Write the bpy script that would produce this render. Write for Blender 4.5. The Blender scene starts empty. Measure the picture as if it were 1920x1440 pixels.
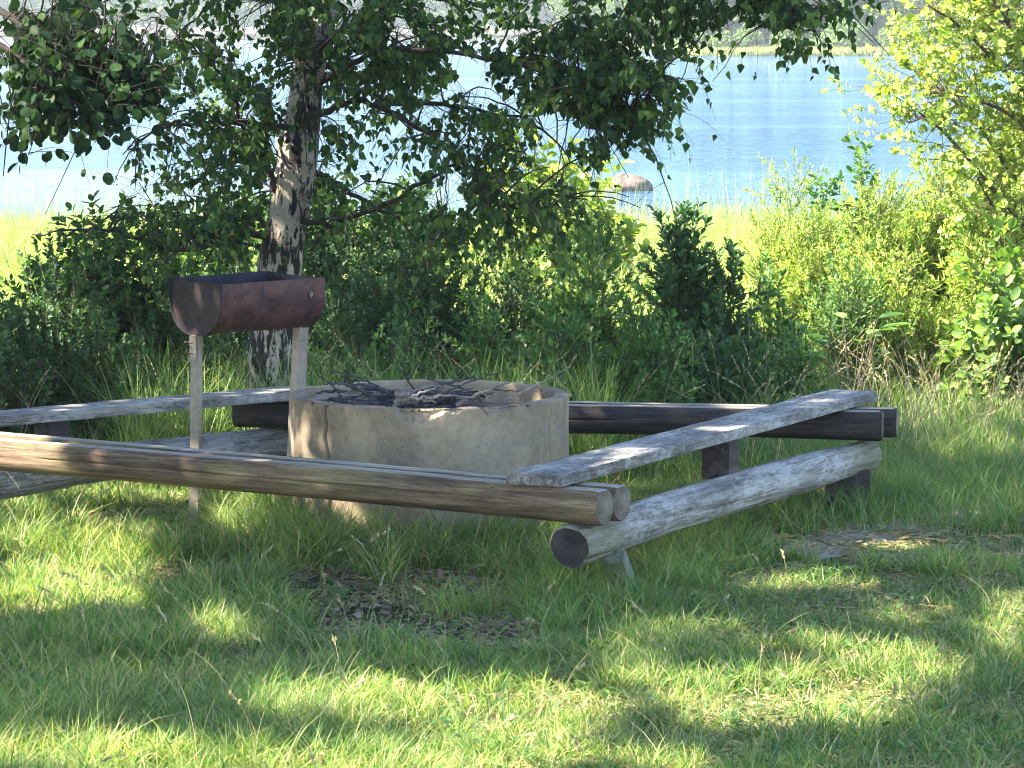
import bpy, math, random
import numpy as np
from mathutils import Vector, Matrix
random.seed(7)
R = np.random.default_rng(11)
C = bpy.context.scene.collection
S = bpy.context.scene

# ------------------------------------------------------------------ camera, sky, sun
FPX = 6500.0                      # focal length in pixels of the 1920 px wide photo
CAMZ = 2.35
PITCH = math.atan(675 / FPX)
cam_d = bpy.data.cameras.new('camera')
cam = bpy.data.objects.new('camera', cam_d); C.objects.link(cam)
cam.location = (0, 0, CAMZ)
cam.rotation_euler = (math.pi / 2 - PITCH, 0, 0)
cam_d.sensor_width = 36.0
cam_d.lens = 36.0 * FPX / 1920
cam_d.clip_start = 0.1
cam_d.clip_end = 6000
S.camera = cam

SUN_EL = math.radians(42)
SUN_H = Vector((-0.975, -0.16)).normalized()
SUN = Vector((SUN_H.x * math.cos(SUN_EL), SUN_H.y * math.cos(SUN_EL), math.sin(SUN_EL)))
w = bpy.data.worlds.new('World'); S.world = w; w.use_nodes = True
nt = w.node_tree; nt.nodes.clear()
sky = nt.nodes.new('ShaderNodeTexSky'); sky.sky_type = 'NISHITA'; sky.sun_disc = False
sky.sun_elevation = SUN_EL
sky.sun_rotation = math.atan2(SUN_H.x, SUN_H.y)
sky.air_density = 1.0; sky.dust_density = 0.4; sky.ozone_density = 2.6
bg = nt.nodes.new('ShaderNodeBackground'); bg.inputs['Strength'].default_value = 0.092
wo = nt.nodes.new('ShaderNodeOutputWorld')
nt.links.new(sky.outputs[0], bg.inputs[0]); nt.links.new(bg.outputs[0], wo.inputs[0])
sd = bpy.data.lights.new('sun', 'SUN'); sd.energy = 5.0; sd.angle = math.radians(0.5); sd.color = (1.0, 0.93, 0.80)
so = bpy.data.objects.new('sun', sd); C.objects.link(so)
so.rotation_euler = SUN.to_track_quat('Z', 'Y').to_euler()
so.location = (-20, 10, 20)
S.view_settings.view_transform = 'Standard'; S.view_settings.look = 'None'
S.view_settings.gamma = 1.0
S.view_settings.exposure = 2.85
S.cycles.filter_width = 1.05
S.cycles.max_bounces = 8; S.cycles.diffuse_bounces = 4; S.cycles.transmission_bounces = 6
S.cycles.transparent_max_bounces = 8

# ------------------------------------------------------------------ projection helpers
cp, sp_ = math.cos(PITCH), math.sin(PITCH)
def ray(px, py):
    u = (px - 960) / FPX; v = -(py - 720) / FPX
    return np.array([u, cp + sp_ * v, -sp_ + cp * v])
def pix(px, py, D):
    d = ray(px, py); return np.array([0, 0, CAMZ]) + d * (D / d[1])
def pixz(px, py, z):
    d = ray(px, py); return np.array([0, 0, CAMZ]) + d * ((z - CAMZ) / d[2])
def proj(P):
    P = np.atleast_2d(P)
    q = P - np.array([0, 0, CAMZ])
    depth = q[:, 1] * cp - q[:, 2] * sp_
    up = q[:, 1] * sp_ + q[:, 2] * cp
    return np.stack([960 + FPX * q[:, 0] / depth, 720 - FPX * up / depth], 1)

# ------------------------------------------------------------------ noise
_tab = np.random.default_rng(5).random((256, 256))
def vnoise(x, y):
    x = np.asarray(x, float); y = np.asarray(y, float)
    xi = np.floor(x).astype(int); yi = np.floor(y).astype(int)
    fx = x - xi; fy = y - yi
    fx = fx * fx * (3 - 2 * fx); fy = fy * fy * (3 - 2 * fy)
    a = _tab[xi & 255, yi & 255]; b = _tab[(xi + 1) & 255, yi & 255]
    c = _tab[xi & 255, (yi + 1) & 255]; d = _tab[(xi + 1) & 255, (yi + 1) & 255]
    return (a * (1 - fx) + b * fx) * (1 - fy) + (c * (1 - fx) + d * fx) * fy
def fbm(x, y, o=4):
    s = 0; a = 1; t = 0
    for k in range(o):
        s = s + a * vnoise(x * 2 ** k + 17 * k, y * 2 ** k + 31 * k); t += a; a *= .5
    return s / t
def sstep(a, b, x):
    t = np.clip((np.asarray(x, float) - a) / (b - a), 0, 1); return t * t * (3 - 2 * t)

WATER_Z = -0.85
def ground_z(x, y):
    x = np.asarray(x, float); y = np.asarray(y, float)
    z = -0.95 * sstep(18.5, 60, y) - 1.6 * sstep(56, 75, y)
    z = z + 0.035 * (fbm(x * .7 + 3, y * .7) - .5) * sstep(4, 9, y)
    z = z + 0.12 * (fbm(x * .3 + 9, y * .3) - .5) * sstep(20, 30, y)
    far = shore_y(x)
    z = z + (2.0 + 0.012 * np.clip(y - far, 0, 900)) * sstep(-3, 9, y - far) + 0 * x
    return z
def shore_y(x):
    x = np.asarray(x, float)
    return 352 + 330 * (1 - sstep(2, 16, x + 4 * np.sin(x * .3))) + 3 * np.sin(x * .21)

# ------------------------------------------------------------------ mesh accumulation
class Acc:
    def __init__(s): s.v = []; s.t = []; s.q = []; s.n = 0; s.tm = []; s.qm = []
    def add(s, v, tris=None, quads=None, mat=0):
        v = np.asarray(v, float).reshape(-1, 3)
        if tris is not None and len(tris):
            a = np.asarray(tris, int).reshape(-1, 3) + s.n; s.t.append(a); s.tm.append(np.full(len(a), mat, np.int32))
        if quads is not None and len(quads):
            a = np.asarray(quads, int).reshape(-1, 4) + s.n; s.q.append(a); s.qm.append(np.full(len(a), mat, np.int32))
        s.v.append(v); s.n += len(v)
    def mesh(s, name, mats, smooth=True):
        me = bpy.data.meshes.new(name)
        V = np.concatenate(s.v) if s.v else np.zeros((0, 3))
        T = np.concatenate(s.t) if s.t else np.zeros((0, 3), int)
        Q = np.concatenate(s.q) if s.q else np.zeros((0, 4), int)
        me.vertices.add(len(V)); me.vertices.foreach_set('co', V.astype(np.float32).ravel())
        nl = T.size + Q.size
        me.loops.add(nl); me.loops.foreach_set('vertex_index', np.concatenate([T.ravel(), Q.ravel()]).astype(np.int32))
        me.polygons.add(len(T) + len(Q))
        ls = np.concatenate([np.arange(len(T)) * 3, T.size + np.arange(len(Q)) * 4]).astype(np.int32)
        me.polygons.foreach_set('loop_start', ls)
        mi = np.concatenate(s.tm + s.qm) if (s.tm or s.qm) else np.zeros(0, np.int32)
        for m in (mats if isinstance(mats, (list, tuple)) else [mats]): me.materials.append(m)
        me.polygons.foreach_set('material_index', mi.astype(np.int32))
        me.polygons.foreach_set('use_smooth', np.full(len(T) + len(Q), smooth))
        me.update(calc_edges=True); me.validate()
        return me
    def obj(s, name, mats, parent=None, smooth=True, loc=None):
        # a mesh given in world coordinates; its origin is moved to loc
        if loc is not None:
            s.v = [a - np.array(loc, float) for a in s.v]
        o = bpy.data.objects.new(name, s.mesh(name, mats, smooth)); C.objects.link(o)
        if loc is not None: o.location = loc
        if parent is not None:
            o.parent = parent
            o.location = Vector(loc if loc is not None else (0, 0, 0)) - Vector(parent.location) if parent.rotation_euler.z == 0 else o.location
        return o

def tag(o, label=None, cat=None, group=None, kind=None):
    if label: o['label'] = label
    if cat: o['category'] = cat
    if group: o['group'] = group
    if kind: o['kind'] = kind
    return o
def empty(name, loc, label, cat, group=None):
    o = bpy.data.objects.new(name, None); C.objects.link(o); o.location = loc; o.empty_display_size = .1
    return tag(o, label, cat, group)

def tube(acc, P, rad, n=6, mat=0, cap=False):
    P = np.asarray(P, float); m = len(P); rad = np.broadcast_to(np.asarray(rad, float), (m,))
    d = np.gradient(P, axis=0); d /= np.linalg.norm(d, axis=1)[:, None] + 1e-9
    ref = np.array([0, 0, 1.]) if abs(d[:, 2]).mean() < .8 else np.array([1., 0, 0])
    a = np.cross(d, ref); a /= np.linalg.norm(a, axis=1)[:, None] + 1e-9
    b = np.cross(d, a)
    th = np.arange(n) * 2 * np.pi / n
    V = P[:, None, :] + rad[:, None, None] * (np.cos(th)[None, :, None] * a[:, None, :] + np.sin(th)[None, :, None] * b[:, None, :])
    i = np.arange(m - 1)[:, None] * n; j = np.arange(n)[None, :]; k = (j + 1) % n
    q = np.stack([i + j, i + k, i + n + k, i + n + j], -1).reshape(-1, 4)
    tr = None
    if cap:
        tr = [(0, t, t + 1) for t in range(1, n - 1)] + [((m - 1) * n, (m - 1) * n + t + 1, (m - 1) * n + t) for t in range(1, n - 1)]
    acc.add(V.reshape(-1, 3), tr, q, mat)

def curve_path(pts, n=12):
    # Catmull-Rom through the points
    P = np.asarray(pts, float); P = np.vstack([2 * P[0] - P[1], P, 2 * P[-1] - P[-2]])
    out = []
    segs = len(P) - 3; per = max(2, n // segs)
    for s in range(segs):
        p0, p1, p2, p3 = P[s:s + 4]
        for t in np.linspace(0, 1, per, endpoint=False):
            out.append(.5 * ((2 * p1) + (-p0 + p2) * t + (2 * p0 - 5 * p1 + 4 * p2 - p3) * t * t + (-p0 + 3 * p1 - 3 * p2 + p3) * t ** 3))
    out.append(P[-2]); return np.array(out)

# leaf templates: x across, y along (0..1), z out of plane
def leaf_t(outline, fold=.18, curl=.12):
    L = [(-a, b) for a, b in outline]; Rr = outline
    v = [(0, 0, 0)] + [(x, y, abs(x) * fold * 1.5 - curl * y * y) for x, y in L] + [(0, 1, -curl)] + [(x, y, abs(x) * fold * 1.5 - curl * y * y) for x, y in Rr[::-1]]
    m = len(outline); f = []
    for k in range(1, m + 1): f.append((0, k + 1, k))
    for k in range(m + 1, 2 * m + 1): f.append((0, k + 1, k))
    return np.array(v, float), np.array(f, int)
BIRCH = leaf_t([(.36, .22), (.36, .38), (.16, .74)])
ROUND = leaf_t([(.30, .1), (.46, .38), (.44, .68), (.22, .94)], .12, .08)
NARROW = leaf_t([(.12, .35), (.16, .65)], .2, .15)
OVAL = leaf_t([(.20, .2), (.29, .5), (.20, .82)], .15, .12)

def leaves(acc, P, D, N, size, tmpl, mat=0, wid=1.0):
    """P base points, D leaf axes, N approximate normals, size lengths"""
    P = np.asarray(P, float); n = len(P)
    if n == 0: return
    D = D / (np.linalg.norm(D, axis=1)[:, None] + 1e-9)
    X = np.cross(D, N); X /= np.linalg.norm(X, axis=1)[:, None] + 1e-9
    Z = np.cross(X, D)
    v, f = tmpl
    size = np.broadcast_to(np.asarray(size, float), (n,))[:, None, None]
    V = P[:, None, :] + size * (v[None, :, 0:1] * wid * X[:, None, :] + v[None, :, 1:2] * D[:, None, :] + v[None, :, 2:3] * Z[:, None, :])
    F = (np.arange(n)[:, None, None] * len(v) + f[None]).reshape(-1, 3)
    acc.add(V.reshape(-1, 3), F, None, mat)

def rdir(n):
    d = R.normal(size=(n, 3)); return d / np.linalg.norm(d, axis=1)[:, None]

# ------------------------------------------------------------------ materials
def nodes(name):
    m = bpy.data.materials.new(name); m.use_nodes = True; n = m.node_tree; n.nodes.clear()
    out = n.nodes.new('ShaderNodeOutputMaterial'); return m, n, out
def N_(n, t, **k):
    x = n.nodes.new(t)
    for a, b in k.items(): setattr(x, a, b)
    return x
def ramp(n, fac, stops):
    r = n.nodes.new('ShaderNodeValToRGB'); e = r.color_ramp.elements
    while len(e) < len(stops): e.new(.5)
    for i, (p, c) in enumerate(stops):
        e[i].position = p; e[i].color = (*c, 1) if len(c) == 3 else c
    n.links.new(fac, r.inputs[0]); return r.outputs[0]
def noise(n, scale, detail=5, rough=.55, vec=None, dist=0):
    x = n.nodes.new('ShaderNodeTexNoise'); x.inputs['Scale'].default_value = scale; x.inputs['Detail'].default_value = detail
    x.inputs['Roughness'].default_value = rough; x.inputs['Distortion'].default_value = dist
    if vec is not None: n.links.new(vec, x.inputs['Vector'])
    return x
def mapping(n, scale=(1, 1, 1), src='Object'):
    tc = n.nodes.new('ShaderNodeTexCoord'); mp = n.nodes.new('ShaderNodeMapping'); mp.inputs['Scale'].default_value = scale
    n.links.new(tc.outputs[src], mp.inputs[0]); return mp.outputs[0]
def mixc(n, fac, a, b, mode='MIX'):
    x = n.nodes.new('ShaderNodeMix'); x.data_type = 'RGBA'; x.blend_type = mode
    if isinstance(fac, (int, float)): x.inputs[0].default_value = fac
    else: n.links.new(fac, x.inputs[0])
    for i, c in ((6, a), (7, b)):
        if isinstance(c, tuple): x.inputs[i].default_value = (*c, 1)
        else: n.links.new(c, x.inputs[i])
    return x.outputs[2]
def math_(n, op, a, b=None, clamp=False):
    x = n.nodes.new('ShaderNodeMath'); x.operation = op; x.use_clamp = clamp
    for i, c in ((0, a), (1, b)):
        if c is None: continue
        if isinstance(c, (int, float)): x.inputs[i].default_value = c
        else: n.links.new(c, x.inputs[i])
    return x.outputs[0]
def bump(n, h, strength=.5, dist=.01, prev=None):
    b = n.nodes.new('ShaderNodeBump'); b.inputs['Strength'].default_value = strength; b.inputs['Distance'].default_value = dist
    n.links.new(h, b.inputs['Height'])
    if prev is not None: n.links.new(prev, b.inputs['Normal'])
    return b.outputs[0]
def pbsdf(n, out, col, rough=.8, normal=None, spec=.3, metal=0):
    p = n.nodes.new('ShaderNodeBsdfPrincipled')
    if isinstance(col, tuple): p.inputs['Base Color'].default_value = (*col, 1)
    else: n.links.new(col, p.inputs['Base Color'])
    if isinstance(rough, (int, float)): p.inputs['Roughness'].default_value = rough
    else: n.links.new(rough, p.inputs['Roughness'])
    p.inputs['Specular IOR Level'].default_value = spec; p.inputs['Metallic'].default_value = metal
    if normal is not None: n.links.new(normal, p.inputs['Normal'])
    n.links.new(p.outputs[0], out.inputs[0]); return p

def leaf_mat(name, cols, trans=.45, gloss=.35, clump=1.3, tcol=(1.0, 1.15, .45)):
    m, n, out = nodes(name)
    g = n.nodes.new('ShaderNodeNewGeometry')
    c = ramp(n, g.outputs['Random Per Island'], [(i / (len(cols) - 1), k) for i, k in enumerate(cols)])
    nz = noise(n, clump, 3, .5, mapping(n))
    c = mixc(n, .75, c, ramp(n, nz.outputs[0], [(.3, (.72, .78, .8)), (.7, (1.3, 1.2, 1.0))]), 'MULTIPLY')
    nz2 = noise(n, clump * 6, 3, .6, mapping(n))
    c = mixc(n, .8, c, ramp(n, nz2.outputs[0], [(.32, (.62, .74, .75)), (.5, (1, 1, 1)), (.68, (1.35, 1.22, 1.1))]), 'MULTIPLY')
    p = n.nodes.new('ShaderNodeBsdfPrincipled'); n.links.new(c, p.inputs['Base Color'])
    p.inputs['Roughness'].default_value = .5; p.inputs['Specular IOR Level'].default_value = gloss
    t = n.nodes.new('ShaderNodeBsdfTranslucent')
    n.links.new(mixc(n, 1.0, c, tcol, 'MULTIPLY'), t.inputs[0])
    mx = n.nodes.new('ShaderNodeMixShader'); mx.inputs[0].default_value = trans
    n.links.new(p.outputs[0], mx.inputs[1]); n.links.new(t.outputs[0], mx.inputs[2]); n.links.new(mx.outputs[0], out.inputs[0])
    return m

M = {}
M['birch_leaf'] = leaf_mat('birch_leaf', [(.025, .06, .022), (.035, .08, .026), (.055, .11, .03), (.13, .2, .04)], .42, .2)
M['alder_leaf'] = leaf_mat('alder_leaf', [(.012, .028, .016), (.020, .045, .02), (.04, .075, .025)], .25, .05)
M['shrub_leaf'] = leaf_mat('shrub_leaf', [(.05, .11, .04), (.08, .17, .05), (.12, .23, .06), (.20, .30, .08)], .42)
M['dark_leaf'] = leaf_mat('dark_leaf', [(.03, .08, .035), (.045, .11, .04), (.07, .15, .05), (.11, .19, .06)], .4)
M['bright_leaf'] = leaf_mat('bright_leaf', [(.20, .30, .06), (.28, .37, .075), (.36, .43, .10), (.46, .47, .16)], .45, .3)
M['mid_leaf'] = leaf_mat('mid_leaf', [(.09, .18, .05), (.14, .24, .06), (.20, .31, .07), (.32, .38, .1)], .42)
M['far_leaf'] = leaf_mat('far_leaf', [(.10, .17, .045), (.16, .24, .06), (.23, .31, .08)], .3, .1, .15)
M['far_dark'] = leaf_mat('far_dark', [(.05, .09, .05), (.07, .12, .06)], .25, .1, .15)
M['lawn'] = leaf_mat('lawn', [(.04, .12, .035), (.085, .20, .045), (.16, .27, .05), (.25, .34, .08), (.38, .38, .16), (.50, .42, .26)], .42, .25, .9, (1.0, 1.1, .5))
M['tall'] = leaf_mat('tall', [(.08, .17, .045), (.14, .24, .055), (.21, .31, .075), (.38, .37, .18)], .4, .3, .9, (1.0, 1.1, .5))
M['marsh'] = leaf_mat('marsh', [(.20, .27, .07), (.27, .34, .08), (.35, .40, .12), (.45, .46, .20)], .45, .3, .25, (1.0, 1.1, .5))
M['straw'] = leaf_mat('straw', [(.36, .30, .17), (.45, .38, .22), (.50, .45, .28)], .3, .2, 2, (1, .95, .8))
M['reed'] = leaf_mat('reed', [(.24, .27, .09), (.32, .33, .13)], .3, .1, .1)
M['litter'] = leaf_mat('litter', [(.08, .05, .035), (.16, .10, .07), (.26, .18, .13), (.36, .28, .22)], .1, .3, 3, (1, .8, .6))

def twig_mat(name, a, b):
    m, n, out = nodes(name)
    nz = noise(n, 30, 4, .6, mapping(n))
    pbsdf(n, out, ramp(n, nz.outputs[0], [(.3, a), (.7, b)]), .85, bump(n, nz.outputs[0], .4, .003)); return m
M['twig'] = twig_mat('twig', (.018, .013, .011), (.05, .038, .03))
M['stem'] = twig_mat('stem', (.05, .04, .025), (.14, .10, .06))
M['char'] = twig_mat('char', (.012, .011, .013), (.10, .09, .10))
M['pale_stick'] = twig_mat('pale_stick', (.12, .095, .08), (.30, .26, .22))

def bark_mat():
    m, n, out = nodes('birch_bark')
    v = mapping(n, (1, 1, .32)); v2 = mapping(n, (1, 1, 3.0))
    a = noise(n, 24, 7, .66, v, .5)
    lent = noise(n, 14, 3, .6, v2)
    patch = noise(n, 5, 4, .55, mapping(n, (1, 1, .6)), .4)
    base = ramp(n, noise(n, 9, 5, .6, mapping(n)).outputs[0], [(.25, (.22, .17, .12)), (.5, (.40, .34, .26)), (.75, (.56, .50, .41))])
    tc = n.nodes.new('ShaderNodeTexCoord'); sx = n.nodes.new('ShaderNodeSeparateXYZ'); n.links.new(tc.outputs['Object'], sx.inputs[0])
    low = math_(n, 'MULTIPLY', math_(n, 'SUBTRACT', 2.4, sx.outputs[2]), .055)
    s = math_(n, 'ADD', math_(n, 'ADD', a.outputs[0], low), math_(n, 'MULTIPLY', math_(n, 'SUBTRACT', patch.outputs[0], .5), .45))
    f = ramp(n, s, [(.545, (0, 0, 0)), (.585, (1, 1, 1))])
    l2 = ramp(n, lent.outputs[0], [(.64, (0, 0, 0)), (.70, (.8, .8, .8))])
    dark = ramp(n, a.outputs[0], [(.4, (.03, .024, .022)), (.8, (.012, .01, .01))])
    c = mixc(n, l2, base, (.10, .08, .07)); c = mixc(n, f, c, dark)
    h = mixc(n, f, (.6, .6, .6), a.outputs[1])
    nb = bump(n, s, .9, .03)
    pbsdf(n, out, c, .85, nb); return m
M['bark'] = bark_mat()

def log_green(n, c):
    tc = n.nodes.new('ShaderNodeTexCoord'); sx = n.nodes.new('ShaderNodeSeparateXYZ'); n.links.new(tc.outputs['Object'], sx.inputs[0])
    f = math_(n, 'ADD', math_(n, 'MULTIPLY', math_(n, 'SUBTRACT', math_(n, 'ABSOLUTE', sx.outputs[0]), 1.22), 3.5), math_(n, 'SUBTRACT', noise(n, 6, 4, .6, mapping(n)).outputs[0], .5))
    return mixc(n, ramp(n, f, [(.05, (0, 0, 0)), (.45, (.5, .5, .5))]), c, (.15, .14, .06))
def wood_mat(name, cols, scale=(1.2, 22, 22), lichen=None, crack=.85, lich_amt=.6, lich_scale=14):
    m, n, out = nodes(name)
    v = mapping(n, scale)
    g = noise(n, 1.6, 8, .65, v, .5)
    big = noise(n, 1.3, 4, .6, mapping(n, (.8, 3, 3)), .4)
    c = ramp(n, g.outputs[0], [(.30, cols[0]), (.47, cols[1]), (.6, cols[2]), (.75, cols[3])])
    c = mixc(n, .8, c, ramp(n, big.outputs[0], [(.3, (.6, .55, .5)), (.5, (1, 1, 1)), (.72, (1.35, 1.3, 1.2))]), 'MULTIPLY')
    fg = noise(n, 5, 4, .7, mapping(n, (1.6, 34, 34)), .2)
    c = mixc(n, .85, c, ramp(n, fg.outputs[0], [(.34, (.5, .47, .45)), (.5, (1, 1, 1)), (.66, (1.45, 1.4, 1.35))]), 'MULTIPLY')
    # drying cracks along the grain
    ck = noise(n, 1.1, 5, .7, mapping(n, (.7, 55, 55)), .3)
    cf = ramp(n, ck.outputs[0], [(.63, (0, 0, 0)), (.67, (crack, crack, crack))])
    c = mixc(n, cf, c, (.02, .015, .012))
    if lichen:
        l = noise(n, lich_scale, 8, .75, mapping(n, (.45, 1.3, 1.3)), .3); l1 = noise(n, 3, 3, .5, mapping(n))
        ls = math_(n, 'ADD', l.outputs[0], math_(n, 'MULTIPLY', math_(n, 'SUBTRACT', l1.outputs[0], .5), .6))
        c = mixc(n, ramp(n, ls, [(.46, (0, 0, 0)), (.66, (lich_amt,) * 3)]), c, lichen)
        sp = noise(n, 60, 3, .5, mapping(n)); c = mixc(n, ramp(n, sp.outputs[0], [(.68, (0, 0, 0)), (.72, (.7, .7, .7))]), c, (.03, .03, .03))
    if name == 'log_pale': c = log_green(n, c)
    h = math_(n, 'SUBTRACT', g.outputs[0], math_(n, 'MULTIPLY', cf, .8))
    pbsdf(n, out, c, .82, bump(n, h, .6, .006)); return m
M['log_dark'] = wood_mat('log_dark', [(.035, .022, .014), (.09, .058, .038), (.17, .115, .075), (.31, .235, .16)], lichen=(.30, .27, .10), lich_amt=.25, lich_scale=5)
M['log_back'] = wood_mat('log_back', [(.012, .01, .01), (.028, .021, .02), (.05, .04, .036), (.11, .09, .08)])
M['log_pale'] = wood_mat('log_pale', [(.06, .052, .045), (.17, .15, .13), (.29, .265, .235), (.46, .435, .395)], lichen=(.50, .48, .45), lich_amt=.55, lich_scale=34)
M['log_top'] = wood_mat('log_top', [(.15, .12, .09), (.25, .21, .16), (.33, .28, .22), (.44, .38, .30)])
M['plank'] = wood_mat('plank', [(.05, .042, .038), (.13, .115, .105), (.22, .20, .18), (.36, .335, .305)], lichen=(.50, .48, .44), lich_amt=.55, lich_scale=40)
M['block'] = wood_mat('block', [(.02, .015, .014), (.04, .03, .028), (.07, .05, .05), (.12, .09, .085)])
M['foot'] = wood_mat('foot', [(.10, .11, .09), (.17, .18, .14), (.24, .25, .20), (.33, .34, .28)], scale=(8, 8, 8))

def end_mat(name, a, b):
    m, n, out = nodes(name)
    tc = n.nodes.new('ShaderNodeTexCoord'); sx = n.nodes.new('ShaderNodeSeparateXYZ'); n.links.new(tc.outputs['Object'], sx.inputs[0])
    nz = noise(n, 9, 4, .6, mapping(n))
    r = math_(n, 'SQRT', math_(n, 'ADD', math_(n, 'POWER', sx.outputs[1], 2), math_(n, 'POWER', sx.outputs[2], 2)))
    r = math_(n, 'ADD', r, math_(n, 'MULTIPLY', nz.outputs[0], .02))
    s = math_(n, 'SINE', math_(n, 'MULTIPLY', r, 520))
    c = ramp(n, math_(n, 'ADD', math_(n, 'MULTIPLY', s, .05), nz.outputs[0]), [(.3, a), (.75, b)])
    ang = math_(n, 'ARCTAN2', sx.outputs[1], sx.outputs[2])
    cv = n.nodes.new('ShaderNodeCombineXYZ'); n.links.new(ang, cv.inputs[0]); n.links.new(math_(n, 'MULTIPLY', r, 3), cv.inputs[1])
    rc = noise(n, 2.2, 3, .7, cv.outputs[0])
    c = mixc(n, ramp(n, rc.outputs[0], [(.64, (0, 0, 0)), (.66, (.9, .9, .9))]), c, (.012, .009, .007))
    pbsdf(n, out, c, .9, bump(n, nz.outputs[0], .5, .01)); return m
M['end'] = end_mat('log_end', (.07, .055, .04), (.26, .21, .16))
M['end_dark'] = end_mat('log_end_dark', (.012, .01, .01), (.06, .05, .045))

def concrete_mat():
    m, n, out = nodes('concrete')
    a = noise(n, 2.2, 6, .6, mapping(n)); b = noise(n, 26, 5, .6, mapping(n)); st = noise(n, 5, 5, .6, mapping(n, (1, 1, .15)))
    c = ramp(n, a.outputs[0], [(.3, (.17, .128, .088)), (.5, (.29, .225, .155)), (.7, (.35, .285, .205))])
    c = mixc(n, .7, c, ramp(n, b.outputs[0], [(.3, (.75, .73, .7)), (.6, (1.08, 1.06, 1.04))]), 'MULTIPLY')
    c = mixc(n, .6, c, ramp(n, st.outputs[0], [(.35, (.75, .74, .72)), (.65, (1.15, 1.13, 1.1))]), 'MULTIPLY')
    gr = noise(n, 1.4, 6, .7, mapping(n), 1.0)
    c = mixc(n, .75, c, ramp(n, gr.outputs[0], [(.38, (.62, .6, .58)), (.5, (1, 1, 1)), (.64, (1.2, 1.12, 1.0))]), 'MULTIPLY')
    vo = n.nodes.new('ShaderNodeTexVoronoi'); vo.inputs['Scale'].default_value = 26; n.links.new(mapping(n), vo.inputs['Vector'])
    pit = ramp(n, vo.outputs['Distance'], [(.05, (1, 1, 1)), (.13, (0, 0, 0))])
    c = mixc(n, math_(n, 'MULTIPLY', pit, ramp(n, b.outputs[0], [(.42, (0, 0, 0)), (.52, (.9, .9, .9))])), c, (.06, .05, .045))
    h = math_(n, 'SUBTRACT', b.outputs[0], math_(n, 'MULTIPLY', pit, .4))
    pbsdf(n, out, c, .9, bump(n, h, .5, .006)); return m
M['concrete'] = concrete_mat()

def rust_mat(name, cols, metal=.35, rough=.5):
    m, n, out = nodes(name)
    a = noise(n, 9 if name.startswith('drum') else 5, 9, .72, mapping(n, (1, 1, 1)), .5); b = noise(n, 40, 5, .7, mapping(n)); st = noise(n, 7, 4, .6, mapping(n, (1, 1, .2)))
    c = ramp(n, a.outputs[0], [(.3, cols[0]), (.48, cols[1]), (.62, cols[2]), (.78, cols[3])])
    c = mixc(n, .6, c, ramp(n, b.outputs[0], [(.3, (.6, .55, .55)), (.7, (1.3, 1.2, 1.15))]), 'MULTIPLY')
    c = mixc(n, .5, c, ramp(n, st.outputs[0], [(.35, (.6, .6, .6)), (.65, (1.25, 1.2, 1.2))]), 'MULTIPLY')
    pbsdf(n, out, c, ramp(n, b.outputs[0], [(.3, (rough - .1,) * 3), (.7, (rough + .25,) * 3)]), bump(n, b.outputs[0], .4, .003), .4, metal); return m
M['drum'] = rust_mat('drum', [(.018, .012, .018), (.075, .034, .036), (.13, .06, .05), (.30, .14, .07)], .1, .55)
M['drum_end'] = rust_mat('drum_end', [(.008, .006, .006), (.018, .010, .009), (.035, .017, .012), (.15, .065, .03)], .0, .8)
M['soot'] = rust_mat('soot', [(.01, .01, .014), (.02, .02, .03), (.035, .033, .05), (.06, .055, .08)], .1, .7)
M['post'] = rust_mat('post', [(.17, .145, .10), (.27, .235, .18), (.34, .30, .24), (.44, .40, .33)], .1, .6)
M['bolt'] = rust_mat('bolt', [(.05, .03, .02), (.09, .05, .04), (.12, .07, .05), (.2, .12, .08)], .3, .6)
M['rock'] = rust_mat('rock', [(.06, .045, .04), (.12, .09, .08), (.18, .14, .12), (.27, .22, .19)], 0, .8)

def ground_mat():
    m, n, out = nodes('ground_soil')
    a = noise(n, 1.1, 6, .6, mapping(n)); b = noise(n, 22, 6, .7, mapping(n))
    c = ramp(n, a.outputs[0], [(.35, (.03, .032, .015)), (.5, (.05, .05, .022)), (.65, (.085, .065, .04))])
    c = mixc(n, .8, c, ramp(n, b.outputs[0], [(.3, (.5, .5, .5)), (.7, (1.6, 1.5, 1.4))]), 'MULTIPLY')
    pbsdf(n, out, c, .95, bump(n, b.outputs[0], .8, .02), .1); return m
M['ground'] = ground_mat()
def dirt_mat(name, a, b_):
    m, n, out = nodes(name)
    b = noise(n, 14, 7, .7, mapping(n)); c = ramp(n, b.outputs[0], [(.3, a), (.7, b_)])
    pbsdf(n, out, c, .95, bump(n, b.outputs[0], .7, .02), .1); return m
M['dirt'] = dirt_mat('dirt', (.18, .135, .10), (.42, .33, .25))
M['ash'] = dirt_mat('ash', (.08, .05, .045), (.22, .15, .13))
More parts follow.
